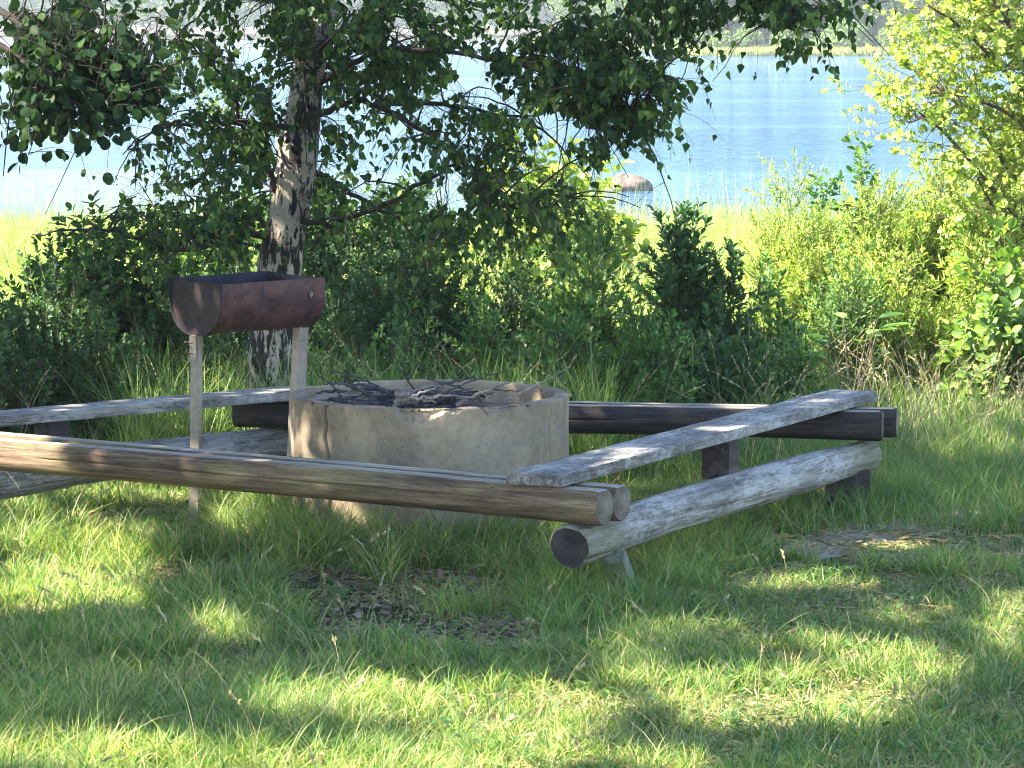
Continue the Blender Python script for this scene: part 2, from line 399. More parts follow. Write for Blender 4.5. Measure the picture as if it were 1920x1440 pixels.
def water_mat():
    m, n, out = nodes('lake_water')
    w1 = noise(n, 1.0, 4, .6, mapping(n, (1.0, 1.6, 1))); w2 = noise(n, 7, 3, .6, mapping(n, (.5, 1.0, 1)))
    band = noise(n, .05, 4, .55, mapping(n, (.25, 1.6, 1)), .6)
    k = ramp(n, band.outputs[0], [(.40, (.25, .25, .25)), (.62, (1, 1, 1))])
    tc = n.nodes.new('ShaderNodeTexCoord'); sx = n.nodes.new('ShaderNodeSeparateXYZ'); n.links.new(tc.outputs['Object'], sx.inputs[0])
    lee = n.nodes.new('ShaderNodeMapRange'); n.links.new(sx.outputs[0], lee.inputs[0]); lee.inputs[1].default_value = -9; lee.inputs[2].default_value = 6; lee.inputs[3].default_value = .8; lee.inputs[4].default_value = 1.5
    k = math_(n, 'MULTIPLY', k, lee.outputs[0])
    h = math_(n, 'MULTIPLY', math_(n, 'ADD', w1.outputs[0], math_(n, 'MULTIPLY', w2.outputs[0], .35)), k)
    bm = n.nodes.new('ShaderNodeBump'); bm.inputs['Strength'].default_value = .55; bm.inputs['Distance'].default_value = 1.1
    n.links.new(h, bm.inputs['Height'])
    p = pbsdf(n, out, (.035, .09, .17), .05, bm.outputs[0], .5); p.inputs['IOR'].default_value = 1.33
    return m
M['water'] = water_mat()

# ------------------------------------------------------------------ ground and water
def build_ground():
    ys = np.concatenate([np.arange(-30, 8, 2.), np.arange(8, 24, .12), np.arange(24, 62, .8), np.arange(62, 340, 12.), np.arange(340, 380, 1.5), np.arange(380, 660, 14.), np.arange(660, 730, 2.5), np.arange(730, 3000, 150.), [3500.]])
    xs = np.concatenate([[-1800, -900, -400], np.arange(-200, -20, 6.), np.arange(-20, -5, 1.), np.arange(-5, 5, .12), np.arange(5, 20, 1.), np.arange(20, 206, 6.), [400, 900, 1800]])
    X, Y = np.meshgrid(xs, ys); Z = ground_z(X, Y)
    V = np.stack([X, Y, Z], -1).reshape(-1, 3); nx = len(xs)
    i, j = np.meshgrid(np.arange(len(ys) - 1), np.arange(nx - 1), indexing='ij'); a = (i * nx + j)
    q = np.stack([a, a + 1, a + nx + 1, a + nx], -1).reshape(-1, 4)
    A = Acc(); A.add(V, None, q)
    o = A.obj('ground', M['ground']); tag(o, kind='structure')
    W = Acc(); W.add([(-1800, 45, WATER_Z), (1800, 45, WATER_Z), (1800, 3400, WATER_Z), (-1800, 3400, WATER_Z)], None, [(0, 1, 2, 3)])
    tag(W.obj('water', M['water']), kind='structure')
build_ground()

# bare patches in px on the ground (cx, cy, rx, ry) : path stretches at the right, litter patch in the middle
PATHS = [(1530, 1036, 80, 20), (1600, 1008, 90, 15), (1700, 994, 110, 13), (1800, 974, 80, 10), (1385, 1085, 50, 10), (1880, 962, 50, 7)]
LITTER = [(760, 1150, 240, 55), (900, 1200, 130, 42), (600, 1100, 120, 30), (850, 1115, 170, 30), (400, 1080, 130, 22), (690, 1190, 120, 26)]
THIN = [(1175, 1120, 75, 34), (1390, 1080, 70, 28), (1040, 1180, 90, 30), (80, 1060, 90, 30)]
def ell(P, lst, soft=.35):
    p = proj(P); r = np.full(len(p), 9.)
    for cx, cy, rx, ry in lst:
        r = np.minimum(r, ((p[:, 0] - cx) / rx) ** 2 + ((p[:, 1] - cy) / ry) ** 2)
    return r
def build_path():
    for k, (cx, cy, rx, ry) in enumerate(PATHS):
        A = Acc(); c = pixz(cx, cy, 0); n = 40
        e = pixz(cx + rx, cy, 0)[0] - c[0]; f = (pixz(cx, cy - ry, 0)[1] - pixz(cx, cy + ry, 0)[1]) / 2
        pts = []; 
        for rr in (0, .35, .7, .9, 1.15):
            for t in np.linspace(0, 2 * np.pi, n, endpoint=False):
                w_ = rr * (1 + .9 * (fbm(np.cos(t) * 2.5 + 5 + k * 9, np.sin(t) * 2.5 + 5, 3) - .5))
                x, y = c[0] + e * w_ * math.cos(t), c[1] + f * w_ * math.sin(t)
                up = {0: .012, .35: .010, .7: .006, .9: .001, 1.15: -.02}[rr] + .0045 * (k % 4)
                pts.append((x, y, float(ground_z(x, y)) + up))
        q = []
        for r_ in range(4):
            for t in range(n): q.append((r_ * n + t, r_ * n + (t + 1) % n, (r_ + 1) * n + (t + 1) % n, (r_ + 1) * n + t))
        A.add(pts, None, q); tag(A.obj('path', M['dirt']), kind='structure')
build_path()

# ------------------------------------------------------------------ lit patches: where the sun reaches the shaded ground (cx, cy, rx, ry in px)
LIT = [(1640, 992, 110, 8), (250, 1400, 260, 34), (820, 1400, 200, 45), (700, 1290, 120, 40), (1350, 1200, 200, 40), (1500, 1290, 170, 45), (1440, 1250, 250, 75), (1700, 1210, 90, 40), (930, 1330, 160, 75), (1200, 1240, 90, 40), (110, 1080, 150, 50), (1040, 1290, 120, 40), (1390, 1062, 70, 26), (1560, 1065, 80, 18), (1290, 1165, 120, 26),
       (420, 1160, 60, 22), (700, 1420, 200, 40), (1880, 1150, 60, 60), (530, 1300, 70, 35), (1150, 830, 80, 22), (420, 840, 60, 30), (1560, 905, 40, 14), (1860, 760, 170, 80), (1500, 815, 40, 12), (1240, 1400, 90, 30), (1690, 1120, 70, 26), (500, 970, 40, 26)]
LIT45 = [(0, 850, 110, 45), (-120, 850, 60, 60), (560, 800, 26, 50), (905, 860, 22, 40), (1010, 735, 30, 12), (420, 738, 60, 14), (60, 765, 110, 12), (1195, 850, 40, 9), (280, 835, 50, 10)]
def sun_hole(P, amount=1.0):
    """True where a leaf at P may stand (its shadow misses the lit patches)"""
    P = np.atleast_2d(P); ok = np.ones(len(P), bool)
    s = np.array(SUN)
    for lst, z in ((LIT, 0.09), (LIT45, .47)):
        g = P - s * ((P[:, 2:3] - z) / s[2]); r = ell(g, lst) / 1.5
        wob = .15 + 1.5 * fbm(g[:, 0] * 3.5 + 40, g[:, 1] * 3.5 + 40, 3)
        ok &= r > wob
    g = P - s * (P[:, 2:3] / s[2]); p = proj(g)
    openr = (p[:, 0] > 1680 + 60 * vnoise(g[:, 1] * 2 + 20, g[:, 0])) & (p[:, 1] < 835)
    ok &= ~openr
    ok &= ~((g[:, 1] > 22.5) & (g[:, 0] > -3))
    return ok

# ------------------------------------------------------------------ benches
def log_mesh(name, p0, p1, r0, r1, mats, parent, flat=0.0, square=2.0, bumps=.05, seed=0, cham=.03, label=None, bend=0.0):
    """log from p0 to p1; flat: share of the radius planed off the top; ends slightly chamfered"""
    p0 = np.array(p0, float); p1 = np.array(p1, float); L = np.linalg.norm(p1 - p0); n = 168; m = 150
    ts = np.concatenate([[0, .0015, .005], np.linspace(.012, .988, m), [.995, .9985, 1]])
    th = np.arange(n) * 2 * np.pi / n
    V = []
    for t in ts:
        e = min(t, 1 - t) * L
        r = (r0 + (r1 - r0) * t) * (1 - cham * max(0, 1 - e / .02) ** 2 * 3)
        x = (t - .5) * L
        cs, sn = np.cos(th), np.sin(th)
        rr = r / (np.abs(cs) ** square + np.abs(sn) ** square) ** (1 / square)
        rr = rr * (1 + bumps * (fbm(cs * 1.3 + 8 + seed * 7, sn * 1.3 + x * .8 + 20, 3) - .5) * 2 + bumps * .6 * (vnoise(x * 3 + seed, cs * 2 + 9) - .5))
        y = rr * cs; z = rr * sn
        if flat: z = np.minimum(z, r * (1 - flat) + .002 * (vnoise(np.full(n, x * 6), y * 90) - .5))
        for q in range(5):   # drying cracks along the grain
            tc_ = float(_tab[seed + 2, q + 20]); ln = .10 + .22 * float(_tab[seed + 3, q + 30]); env = max(0.0, 1 - ((t - tc_) / ln) ** 2)
            if q == 0: env = max(env, 1 - t * 6) if seed % 2 else env
            if env > 0:
                ca = (math.pi if q < 3 else 0) + (float(_tab[seed + 4, q + 40]) - .5) * 1.9 + .12 * (float(fbm(x * 3 + q * 5, seed + .5, 3)) - .5)
                dd = np.exp(-(((th - ca + np.pi) % (2 * np.pi) - np.pi) / .034) ** 2) * .016 * env ** .5
                y = y - dd * cs; z = z - dd * sn * (1 if not flat else (sn < .8))
        for q in range(7):   # knots
            kx = (float(_tab[seed, q]) - .5) * L; ka = float(_tab[seed + 1, q + 9]) * 6.28
            kk = .10 * r * np.exp(-((x - kx) / .022) ** 2) * np.exp(-(((th - ka + np.pi) % (2 * np.pi) - np.pi) / .28) ** 2)
            y = y + kk * cs; z = z + kk * sn * (not flat)
        V.append(np.stack([np.full(n, x), y + bend * math.cos(math.pi * (t - .5)) - bend * .6, z + bend * .4 * math.sin(5 * t)], 1))
    k = len(ts); V = np.concatenate(V)
    i = np.arange(k - 1)[:, None] * n; j = np.arange(n)[None, :]; j2 = (j + 1) % n
    q = np.stack([i + j, i + j2, i + n + j2, i + n + j], -1).reshape(-1, 4)
    A = Acc(); A.add(V, None, q, 0)
    for base, sgn in ((0, -1), ((k - 1) * n, 1)):
        ring = V[base:base + n]; c = ring.mean(0); mid = c + (ring - c) * .5 + np.array([sgn * -.003, 0, 0])
        vv = np.vstack([ring, mid, [c + np.array([sgn * -.004, 0, 0])]])
        tr = []; qq = []
        for a in range(n):
            b = (a + 1) % n; qq.append((a, b, n + b, n + a) if sgn < 0 else (b, a, n + a, n + b)); tr.append((n + a, n + b, 2 * n) if sgn < 0 else (n + b, n + a, 2 * n))
        A.add(vv, tr, qq, 1)
    if flat:
        A2 = A
    me = A.mesh(name, mats)
    if flat:
        zc = np.zeros(len(me.polygons) * 3, np.float32); me.polygons.foreach_get('center', zc); zc = zc.reshape(-1, 3)
        nn = np.zeros(len(me.polygons) * 3, np.float32); me.polygons.foreach_get('normal', nn); nn = nn.reshape(-1, 3)
        mi = np.zeros(len(me.polygons), np.int32); me.polygons.foreach_get('material_index', mi)
        mi[(abs(nn[:, 2]) > .97) & (zc[:, 2] > r1 * (1 - flat) * .8) & (mi == 0)] = 2
        me.polygons.foreach_set('material_index', mi)
    me.polygons.foreach_set('use_smooth', [True] * len(me.polygons))
    o = bpy.data.objects.new(name, me); C.objects.link(o); o.parent = parent
    c = Vector((p0 + p1) / 2); d = Vector(p1 - p0).normalized()
    y = Vector((0, 0, 1)).cross(d).normalized(); z = d.cross(y)
    mt = Matrix((d, y, z)).transposed().to_4x4(); mt.translation = c - Vector(parent.location)
    o.matrix_local = mt
    if label: o['label'] = label
    return o

def box_obj(name, c, ax, size, mat, parent, bev=.004, taper=1.0, rough=0.0, seed=0, label=None):
    """box whose local x runs along the unit vector ax; real small bevels, subdivided and worn a little"""
    import bmesh
    bm = bmesh.new(); bmesh.ops.create_cube(bm, size=1)
    for v in bm.verts:
        k = taper if v.co.x > 0 else 1
        v.co = Vector((v.co.x * size[0], v.co.y * size[1] * k, v.co.z * size[2] * k))
    bmesh.ops.bevel(bm, geom=bm.edges[:], offset=bev, segments=2, affect='EDGES')
    if rough:
        long_e = [e for e in bm.edges if abs(e.verts[0].co.x - e.verts[1].co.x) > size[0] * .6]
        bmesh.ops.subdivide_edges(bm, edges=long_e, cuts=60, use_grid_fill=True)
        for v in bm.verts:
            a = float(fbm(v.co.x * 9 + seed + 50, v.co.y * 30 + v.co.z * 40 + 50, 3)) - .5
            s = float(vnoise(v.co.x * 2.2 + seed, 3)) - .5
            v.co.y += a * rough * (1 if v.co.y > 0 else -1) + 0; v.co.z += a * rough * .5 + s * rough * .15
    me = bpy.data.meshes.new(name); bm.to_mesh(me); bm.free(); me.materials.append(mat)
    o = bpy.data.objects.new(name, me); C.objects.link(o); o.parent = parent
    d = Vector(ax).normalized(); ref = Vector((0, 0, 1)) if abs(d.z) < .9 else Vector((0, 1, 0))
    y = ref.cross(d).normalized(); z = d.cross(y)
    mt = Matrix((d, y, z)).transposed().to_4x4(); mt.translation = Vector(c) - Vector(parent.location)
    o.matrix_local = mt
    if label: o['label'] = label
    return o

RL = .076
def two_log_bench(pr, pl, mats, label, seed, ext=0.0, second_out=.0):
    pr = np.array(pr, float); pl = np.array(pl, float); d = (pl - pr) / np.linalg.norm(pl - pr)
    pl = pl + d * ext
    nrm = np.array([d[1], -d[0], 0]); nrm *= 1 if nrm[1] > 0 else -1; nrm /= np.linalg.norm(nrm)
    root = empty('log_bench', (pr[0], pr[1], 0), label, 'log bench', 'log benches around the fire ring')
    log_mesh('log', pr, pl, RL, RL * .95, mats, root, flat=.13, square=2.25, bumps=.07, seed=seed, bend=.014)
    o = nrm * (RL * 2.02)
    log_mesh('log', pr + o - d * second_out, pl + o, RL, RL * .97, mats, root, flat=.13, square=2.25, bumps=.05, seed=seed + 3)
    return pr, pl, nrm
FR = pixz(1132, 951, .431)
FL = pix(0, 849, 15.3)
two_log_bench(FR, FL, [M['log_dark'], M['end'], M['log_top']], 'front bench of two brown logs with flattened tops, closest to the camera', 1, ext=1.2, second_out=.0)
BR = pixz(1655, 797, .431); BL = pixz(440, 772, .431)
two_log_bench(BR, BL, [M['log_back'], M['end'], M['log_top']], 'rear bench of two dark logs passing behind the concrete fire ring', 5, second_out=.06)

def plank_bench(label, pa, pb, wid, base_a, base_b, rb, block_t, feet, seed, bench_label=None, ext=0):
    pa = np.array(pa); pb = np.array(pb); ax = (pb - pa) / np.linalg.norm(pb - pa)
    pa = pa - ax * ext
    root = empty('plank_bench', (base_a[0], base_a[1], 0), label, 'plank bench', 'plank benches around the fire ring')
    T = .048; c = (pa + pb) / 2 - np.array([0, 0, T / 2])
    box_obj('seat', c, ax, (np.linalg.norm(pb - pa), wid, T), M['plank'], root, .005, rough=.010, seed=seed)
    log_mesh('base_log', base_a, base_b, rb, rb * .93, [M['log_pale'], M['end_dark']], root, bumps=.15, seed=seed, bend=.025)
    base_a = np.array(base_a, float); base_b = np.array(base_b, float)
    bt = base_a + (base_b - base_a) * block_t
    ptop = pa + (pb - pa) * block_t
    z0 = bt[2] + rb * .78; z1 = ptop[2] - T - .001
    cc = (bt[0] * .5 + ptop[0] * .5, bt[1] * .5 + ptop[1] * .5, (z0 + z1) / 2)
    box_obj('support_block', cc, (ax[0], ax[1], 0), (.12, .13, z1 - z0), M['block'], root)
    for f in feet:
        o = box_obj('foot', f[0], f[1], f[2], M['foot'] if len(f) < 4 else M['block'], root, .006)
RA = pixz(1000, 889, .553); RB = pixz(1602, 731, .553)
b0 = pixz(1062, 1026, .27); b1 = pixz(1622, 850, .27)
STT = pix(1150, 1040, 13.95); STB = pixz(1184, 1128, -.04); fa = b0 + (b1 - b0) * .13; fb = b0 + (b1 - b0) * .93
plank_bench('right plank bench on a pale base log, its near end resting on the front logs', RA, RB, .25, b0, b1, .088, .50,
            [(tuple((STT + STB) / 2), tuple(STT - STB), (float(np.linalg.norm(STT - STB)), .085, .075)), ((fb[0], fb[1], .10), (0, 0, 1), (.24, .2, .16), 1)], 2)
LA = pix(0, 775, 16.1); LB = pix(590, 724, 17.2)
c0 = pix(-60, 908, 15.75); c1 = pix(545, 822, 17.25)
plank_bench('left plank bench with lichen spots, running behind the grill posts', LA, LB, .22, c0, c1, .088, .40,
            [((c0[0], c0[1], .09), (0, 0, 1), (.2, .16, .14), 1), ((c1[0], c1[1], .09), (0, 0, 1), (.2, .16, .14), 1)], 7, ext=1.2)

# ------------------------------------------------------------------ concrete fire ring
RC = np.array([(803.5 - 960) / FPX * 15.9, 15.9, 0.0]); RR = 15.9 * 527 / FPX / 2; RT = .655
def build_ring():
    root = empty('fire_ring', tuple(RC), 'round beige concrete fire ring with a cracked, chipped rim', 'fire ring')
    n = 900; th = np.arange(n) * 2 * np.pi / n
    wall = .065
    # chips in the rim: depth lost on the outer top edge, per angle
    fr = np.abs((th - 1.5 * np.pi + np.pi) % (2 * np.pi) - np.pi)   # angle away from the camera side
    chip = np.clip(fbm(np.cos(th) * 7 + 30, np.sin(th) * 7 + 30, 5) - .47, 0, 1) * .16
    chip += .02 * np.clip(fbm(np.cos(th) * 40 + 70, np.sin(th) * 40 + 70, 2) - .5, 0, 1)
    chip *= np.where((fr < .95), 1, .18)
    ang = th - 1.5 * np.pi; ang = (ang + np.pi) % (2 * np.pi) - np.pi
    chip += .03 * np.exp(-((ang + .02) / .16) ** 2) + .02 * np.exp(-((ang + .78) / .03) ** 2)
    rows = []
    zs = list(np.linspace(-.05, RT - .06, 46)) + list(np.linspace(RT - .055, RT - .004, 26))
    def crack(z, a0, amp, seed, z0, wd=.0065):
        c = a0 + amp * (fbm(np.array(z * 6.0 + seed), np.array(3.3), 4) - .5)
        d = ((th - c + np.pi) % (2 * np.pi) - np.pi)
        return .05 * np.exp(-(d / wd) ** 2) * (1 if z > z0 else 0)
    V = []
    for z in zs:
        r = RR + .004 * (fbm(np.cos(th) * 5 + 3, np.sin(th) * 5 + z * 6 + 9, 4) - .5) - np.full(n, 0.)
        over = np.clip((z - (RT - chip)) / .012, 0, 1)
        r = r - over * (.028 + .02 * fbm(np.cos(th) * 30 + 3, np.sin(th) * 30 + z * 50, 3)) * (chip > .004)
        r = r - crack(z, 1.5 * np.pi - .76, .16, 3, .08, .0085) - crack(z, 1.5 * np.pi + 1.04, .05, 9, .2, .003) * .4
        V.append(np.stack([r * np.cos(th), r * np.sin(th), np.full(n, z)], 1))
    top = RT - np.minimum(chip * .35, .02)
    r = RR - .006 - .03 * (chip > .02)
    V.append(np.stack([r * np.cos(th), r * np.sin(th), top], 1))
    V.append(np.stack([(RR - wall + .006) * np.cos(th), (RR - wall + .006) * np.sin(th), top + .002], 1))
    for z in np.linspace(RT - .006, .3, 20):
        ri = RR - wall - .012 * np.clip((RT - .085 - z) / .01, 0, 1) + .003 * (fbm(np.cos(th) * 6, np.sin(th) * 6 + z * 9, 3) - .5)
        V.append(np.stack([ri * np.cos(th), ri * np.sin(th), np.full(n, z)], 1))
    k = len(V); V = np.concatenate(V) + RC
    i = np.arange(k - 1)[:, None] * n; j = np.arange(n)[None, :]; j2 = (j + 1) % n
    q = np.stack([i + j, i + j2, i + n + j2, i + n + j], -1).reshape(-1, 4)
    A = Acc(); A.add(V, None, q); A.obj('wall', M['concrete'], root, loc=tuple(RC))
    # ash bed
    A = Acc(); m = 30; pts = [(0, 0, .57)]
    for a in range(1, 12):
        for t in np.arange(60) * 2 * np.pi / 60:
            rr = a / 11 * (RR - wall + .01); x, y = rr * math.cos(t), rr * math.sin(t)
            pts.append((x, y, .595 - .03 * (a / 11) ** 2 + .05 * (float(fbm(x * 5 + 9, y * 5 + 9, 4)) - .5)))
    tr = [(0, 1 + t, 1 + (t + 1) % 60) for t in range(60)]
    qq = [(1 + a * 60 + t, 1 + (a + 1) * 60 + t, 1 + (a + 1) * 60 + (t + 1) % 60, 1 + a * 60 + (t + 1) % 60) for a in range(10) for t in range(60)]
    A.add(np.array(pts) + RC, tr, qq); tag(A.obj('ash', M['ash'], loc=(RC[0], RC[1], .5)), 'reddish grey ash and soil filling the fire ring', 'ash', kind='stuff')
build_ring()

def stick(name, pts, r0, mat, label, cat, group=None, kids=(), n=6):
    P = curve_path(pts, 24); P = P + (R.random(P.shape) - .5) * r0 * .8
    A = Acc(); tube(A, P, np.linspace(r0, r0 * .35, len(P)), n, 0, True)
    for kp, kr in kids:
        tube(A, curve_path(kp, 12), np.linspace(kr, kr * .4, len(curve_path(kp, 12))), 5, 0, True)
    o = A.obj(name, mat, loc=tuple(P[0])); return tag(o, label, cat, group)
def build_sticks():
    c = RC + np.array([-.03, -.08, .61])
    for k in range(40):
        a = R.uniform(-.5, .5) + (math.pi if k % 2 else 0); L = R.uniform(.18, .34)
        s = c + np.array([R.normal() * .17 - .05, R.normal() * .09, R.uniform(0, .05)])
        d = np.array([math.cos(a), math.sin(a) * .8, R.uniform(-.05, .12) if k % 5 else R.uniform(.2, .45)])
        mid = s + d * L * .5 + np.array([0, R.normal() * .02, R.uniform(0, .03)])
        stick('charred_branch', [s, mid, s + d * L], R.uniform(.006, .014), M['char'] if k % 4 else M['pale_stick'],
              'charred branch in the heap of burnt sticks on the ash in the ring', 'branch', 'burnt branches heaped inside the fire ring')
    def P(px, py, D): return pix(px, py, D)
    stick('leaning_stick', [P(945, 752, 15.75), P(1000, 725, 15.9), P(1070, 688, 16.0)], .006, M['pale_stick'], 'long thin pale stick leaning out over the right side of the ring rim', 'stick',
          kids=[([P(1000, 725, 15.9), P(985, 716, 15.9), P(972, 712, 15.9)], .003)])
    stick('forked_twig', [P(790, 742, 15.9), P(765, 715, 15.9), P(757, 690, 15.9), P(738, 665, 15.9), P(733, 640, 15.9)], .005, M['twig'], 'tallest dark forked twig standing up from the burnt heap', 'twig',
          kids=[([P(765, 715, 15.9), P(778, 690, 15.9), P(785, 682, 15.9)], .003)])
    stick('curly_twig', [P(700, 738, 15.9), P(660, 728, 15.9), P(655, 710, 15.9), P(640, 706, 15.9)], .006, M['twig'], 'dark twig with a curled clump at its tip, at the left of the burnt heap', 'twig',
          kids=[([P(655, 722, 15.9), P(668, 712, 15.9), P(676, 722, 15.9)], .005), ([P(655, 712, 15.9), P(645, 716, 15.9), P(650, 704, 15.9)], .006)])
    stick('arched_twig', [P(640, 745, 15.8), P(628, 728, 15.8), P(606, 710, 15.8), P(594, 703, 15.8)], .004, M['twig'], 'thin bent twig against the inner left wall of the ring', 'twig')
    stick('long_burnt_stick', [P(680, 728, 16.0), P(760, 742, 15.8), P(830, 740, 15.7), P(885, 727, 15.7)], .011, M['char'], 'long black stick lying across the top of the burnt heap', 'stick')
    stick('pale_wood_chunk', [P(748, 740, 15.62), P(757, 740, 15.62), P(765, 738, 15.64)], .022, M['pale_stick'], 'short pale chunk of wood at the front of the burnt heap', 'wood chunk')
    stick('crooked_twig', [P(880, 745, 15.8), P(905, 737, 15.8), P(915, 750, 15.7)], .004, M['pale_stick'], 'crooked thin pale twig lying on the ash between the heap and the leaning stick', 'twig')
build_sticks()

# ------------------------------------------------------------------ barrel grill
def build_grill():
    pl = pix(366, 628, 15.75); pr = pix(556, 611, 16.05)
    root = empty('barrel_grill', (pl[0], pl[1], 0), 'rusty half-barrel grill on two pale angle-iron posts', 'grill')
    ax = (pr - pl); ax[2] = 0; L = np.linalg.norm(ax); ax /= L; side = np.array([ax[1], -ax[0], 0])  # side: to the right-near
    rad = .243; A = Acc(); n = 48
    axis_z = pl[2] + rad + .002
    c0 = np.array([pl[0], pl[1], axis_z]) - ax * .0; Lt = L + .005
    tilt = .012
    def P(t, ang, r):   # ang 0..pi from one rim over the bottom to the other rim
        pe = 2.7; q = r / (abs(math.cos(ang)) ** pe + abs(math.sin(ang)) ** pe) ** (1 / pe)
        dent = .004 * math.sin(t * 9 + 1) * math.sin(ang * 3 + 2)
        return c0 + ax * t + side * (math.cos(ang) * (q + dent) * 1.03) + np.array([0, 0, -math.sin(ang) * (q + dent) + tilt * t / L])
    for r, flip in ((rad, 0), (rad - .004, 1)):
        g = []
        ts = np.linspace(0, Lt, 30)
        for t in ts:
            for a in np.linspace(0, math.pi, n + 1):
                rr = r + .0015 * math.sin(t * 23) * math.sin(a * 5) + (.004 if t in (ts[0], ts[-1]) else 0)
                g.append(P(t, a, rr))
        q = []
        for i in range(len(ts) - 1):
            for j in range(n):
                b = i * (n + 1) + j; f = (b, b + 1, b + n + 2, b + n + 1); q.append(f[::-1] if flip else f)
        A.add(g, None, q, 1 if flip else 0)
    # rims closing the sheet thickness
    for a0 in (0, math.pi):
        g = []
        for t in np.linspace(0, Lt, 30): g += [P(t, a0, rad), P(t, a0, rad - .004)]
        A.add(np.array(g) + np.array([0, 0, .001]), None, [(2 * i, 2 * i + 1, 2 * i + 3, 2 * i + 2) for i in range(29)], 0)
    A.obj('drum', [M['drum'], M['soot']], root, loc=tuple(c0))
    for k, (t, mt) in enumerate(((.012, 'drum_end'), (Lt - .012, 'drum_end'))):
        A = Acc()
        for dt, fl in ((0, 0), (.003, 1)):
            g = [P(t + dt, math.pi / 2, 0) + np.array([0, 0, -.006])]
            for a in np.linspace(0, math.pi, n + 1): g.append(P(t + dt + .0, a, rad - .0045) - np.array([0, 0, .004]))
            for a in np.linspace(0, math.pi, n + 1): g.append(P(t + dt + .010, a, (rad - .0045) * .8) - np.array([0, 0, .004]))
            tr = [(0, n + 2 + j, n + 3 + j) for j in range(n)]; qq = [(1 + j, 2 + j, n + 3 + j, n + 2 + j) for j in range(n)]
            A.add(g, tr, qq, 0 if (fl == k) else 1)
        A.obj('end_plate', [M['drum_end'], M['soot']], root, loc=tuple(c0))
    # pale hanging ring near the right end
    A = Acc(); hc = P(Lt - .075, .30, rad + .006)
    for k in range(16):
        pass
    tt = np.linspace(0, 2 * np.pi, 17); out_n = (P(Lt - .075, .30, 1) - P(Lt - .075, .30, 0)); out_n /= np.linalg.norm(out_n)
    tg = np.cross(ax, out_n)
    tube(A, [hc + ax * .005 * math.cos(a) + tg * .012 * math.sin(a) for a in tt], .003, 6)
    A.obj('handle_ring', M['post'], root, loc=tuple(c0))
    # angle-iron posts
    for k, (p, rot, wd, foot) in enumerate(((pl, math.radians(-14), .042, pix(362, 1012, 15.75)), (pr, math.radians(-50), .052, None))):
        if foot is None: foot = np.array([p[0] - .055, p[1], 0.])
        top = np.array([p[0], p[1], p[2] + (0 if k == 0 else .012)]); bot = np.array([foot[0], foot[1], -.05])
        e1 = np.array([math.cos(rot), math.sin(rot), 0]); e2 = np.array([-math.sin(rot), math.cos(rot), 0]); t_ = .006
        prof = [(-wd * .5, 0), (wd * .5, 0), (wd * .5, wd), (wd * .5 - t_, wd), (wd * .5 - t_, t_), (-wd * .5, t_)]
        A = Acc(); rows = []
        for s in np.linspace(0, 1, 14):
            c = bot + (top - bot) * s
            for a, b in prof: rows.append(c + e1 * a + e2 * b)
        q = [(i * 6 + j, i * 6 + (j + 1) % 6, i * 6 + 6 + (j + 1) % 6, i * 6 + 6 + j) for i in range(13) for j in range(6)]
        A.add(rows, [(78, 79, 83), (79, 82, 83), (79, 80, 82), (80, 81, 82)], q)
        post = A.obj('post', M['post'], root, smooth=False, loc=tuple(bot))
        if k == 0:
            def child(name, A_, mat):
                o = bpy.data.objects.new(name, A_.mesh(name, mat, False)); C.objects.link(o); o.parent = post; return o
            A = Acc(); c = top - bot
            b = [(x, y, z) for z in (-.125, -.003) for (x, y) in ((-.026, -.012), (.003, -.012), (.003, -.0015), (-.026, -.0015))]
            A.add(np.array(b) + c, None, [(0, 1, 5, 4), (1, 2, 6, 5), (2, 3, 7, 6), (3, 0, 4, 7), (3, 2, 1, 0), (4, 5, 6, 7)]); child('clamp', A, M['post'])
            for dz in (-.035, -.085):
                A = Acc(); tube(A, np.array([(-.045, -.008, dz), (-.01, -.008, dz)]) + c, .005, 8, 0, True)
                tube(A, np.array([(-.048, -.008, dz), (-.040, -.008, dz)]) + c, .010, 6, 0, True); child('bolt', A, M['bolt'])
build_grill()

# ------------------------------------------------------------------ birch
def grid_density(rows, cw=80, ch=60):
    G = np.array([[int(c) for c in r] for r in rows], float)
    def f(P):
        p = proj(P); x = p[:, 0] / cw - .5; y = p[:, 1] / ch - .5
        xi = np.floor(x).astype(int); yi = np.floor(y).astype(int); fx = x - xi; fy = y - yi
        def g(a, b):
            ok = (a >= 0) & (a < G.shape[1]) & (b < G.shape[0])
            return np.where(ok, G[np.clip(b, 0, G.shape[0] - 1), np.clip(a, 0, G.shape[1] - 1)], 0)
        return (g(xi, yi) * (1 - fx) + g(xi + 1, yi) * fx) * (1 - fy) + (g(xi, yi + 1) * (1 - fx) + g(xi + 1, yi + 1) * fx) * fy
    return f, G
#         0         1         2
BG = ["001578998868999998677100",
      "000588989999999864542000",
      "000478876868999952121000",
      "000258885557878740000000",
      "000247784467556310000000",
      "000347783466664100000000",
      "001467784566541000000000",
      "045677775566653100000000",
      "023444200044420000000000"]
bdens, BGm = grid_density(BG)
def bend_path(a, b, sag=.0, n=8, wob=.03):
    a = np.asarray(a, float); b = np.asarray(b, float); t = np.linspace(0, 1, n)[:, None]
    L = np.linalg.norm(b - a); P = a + (b - a) * t
    P[:, 2] += (sag * L * 4 * t * (1 - t))[:, 0]
    P[1:-1] += R.normal(size=(n - 2, 3)) * wob * L * .3
    return P

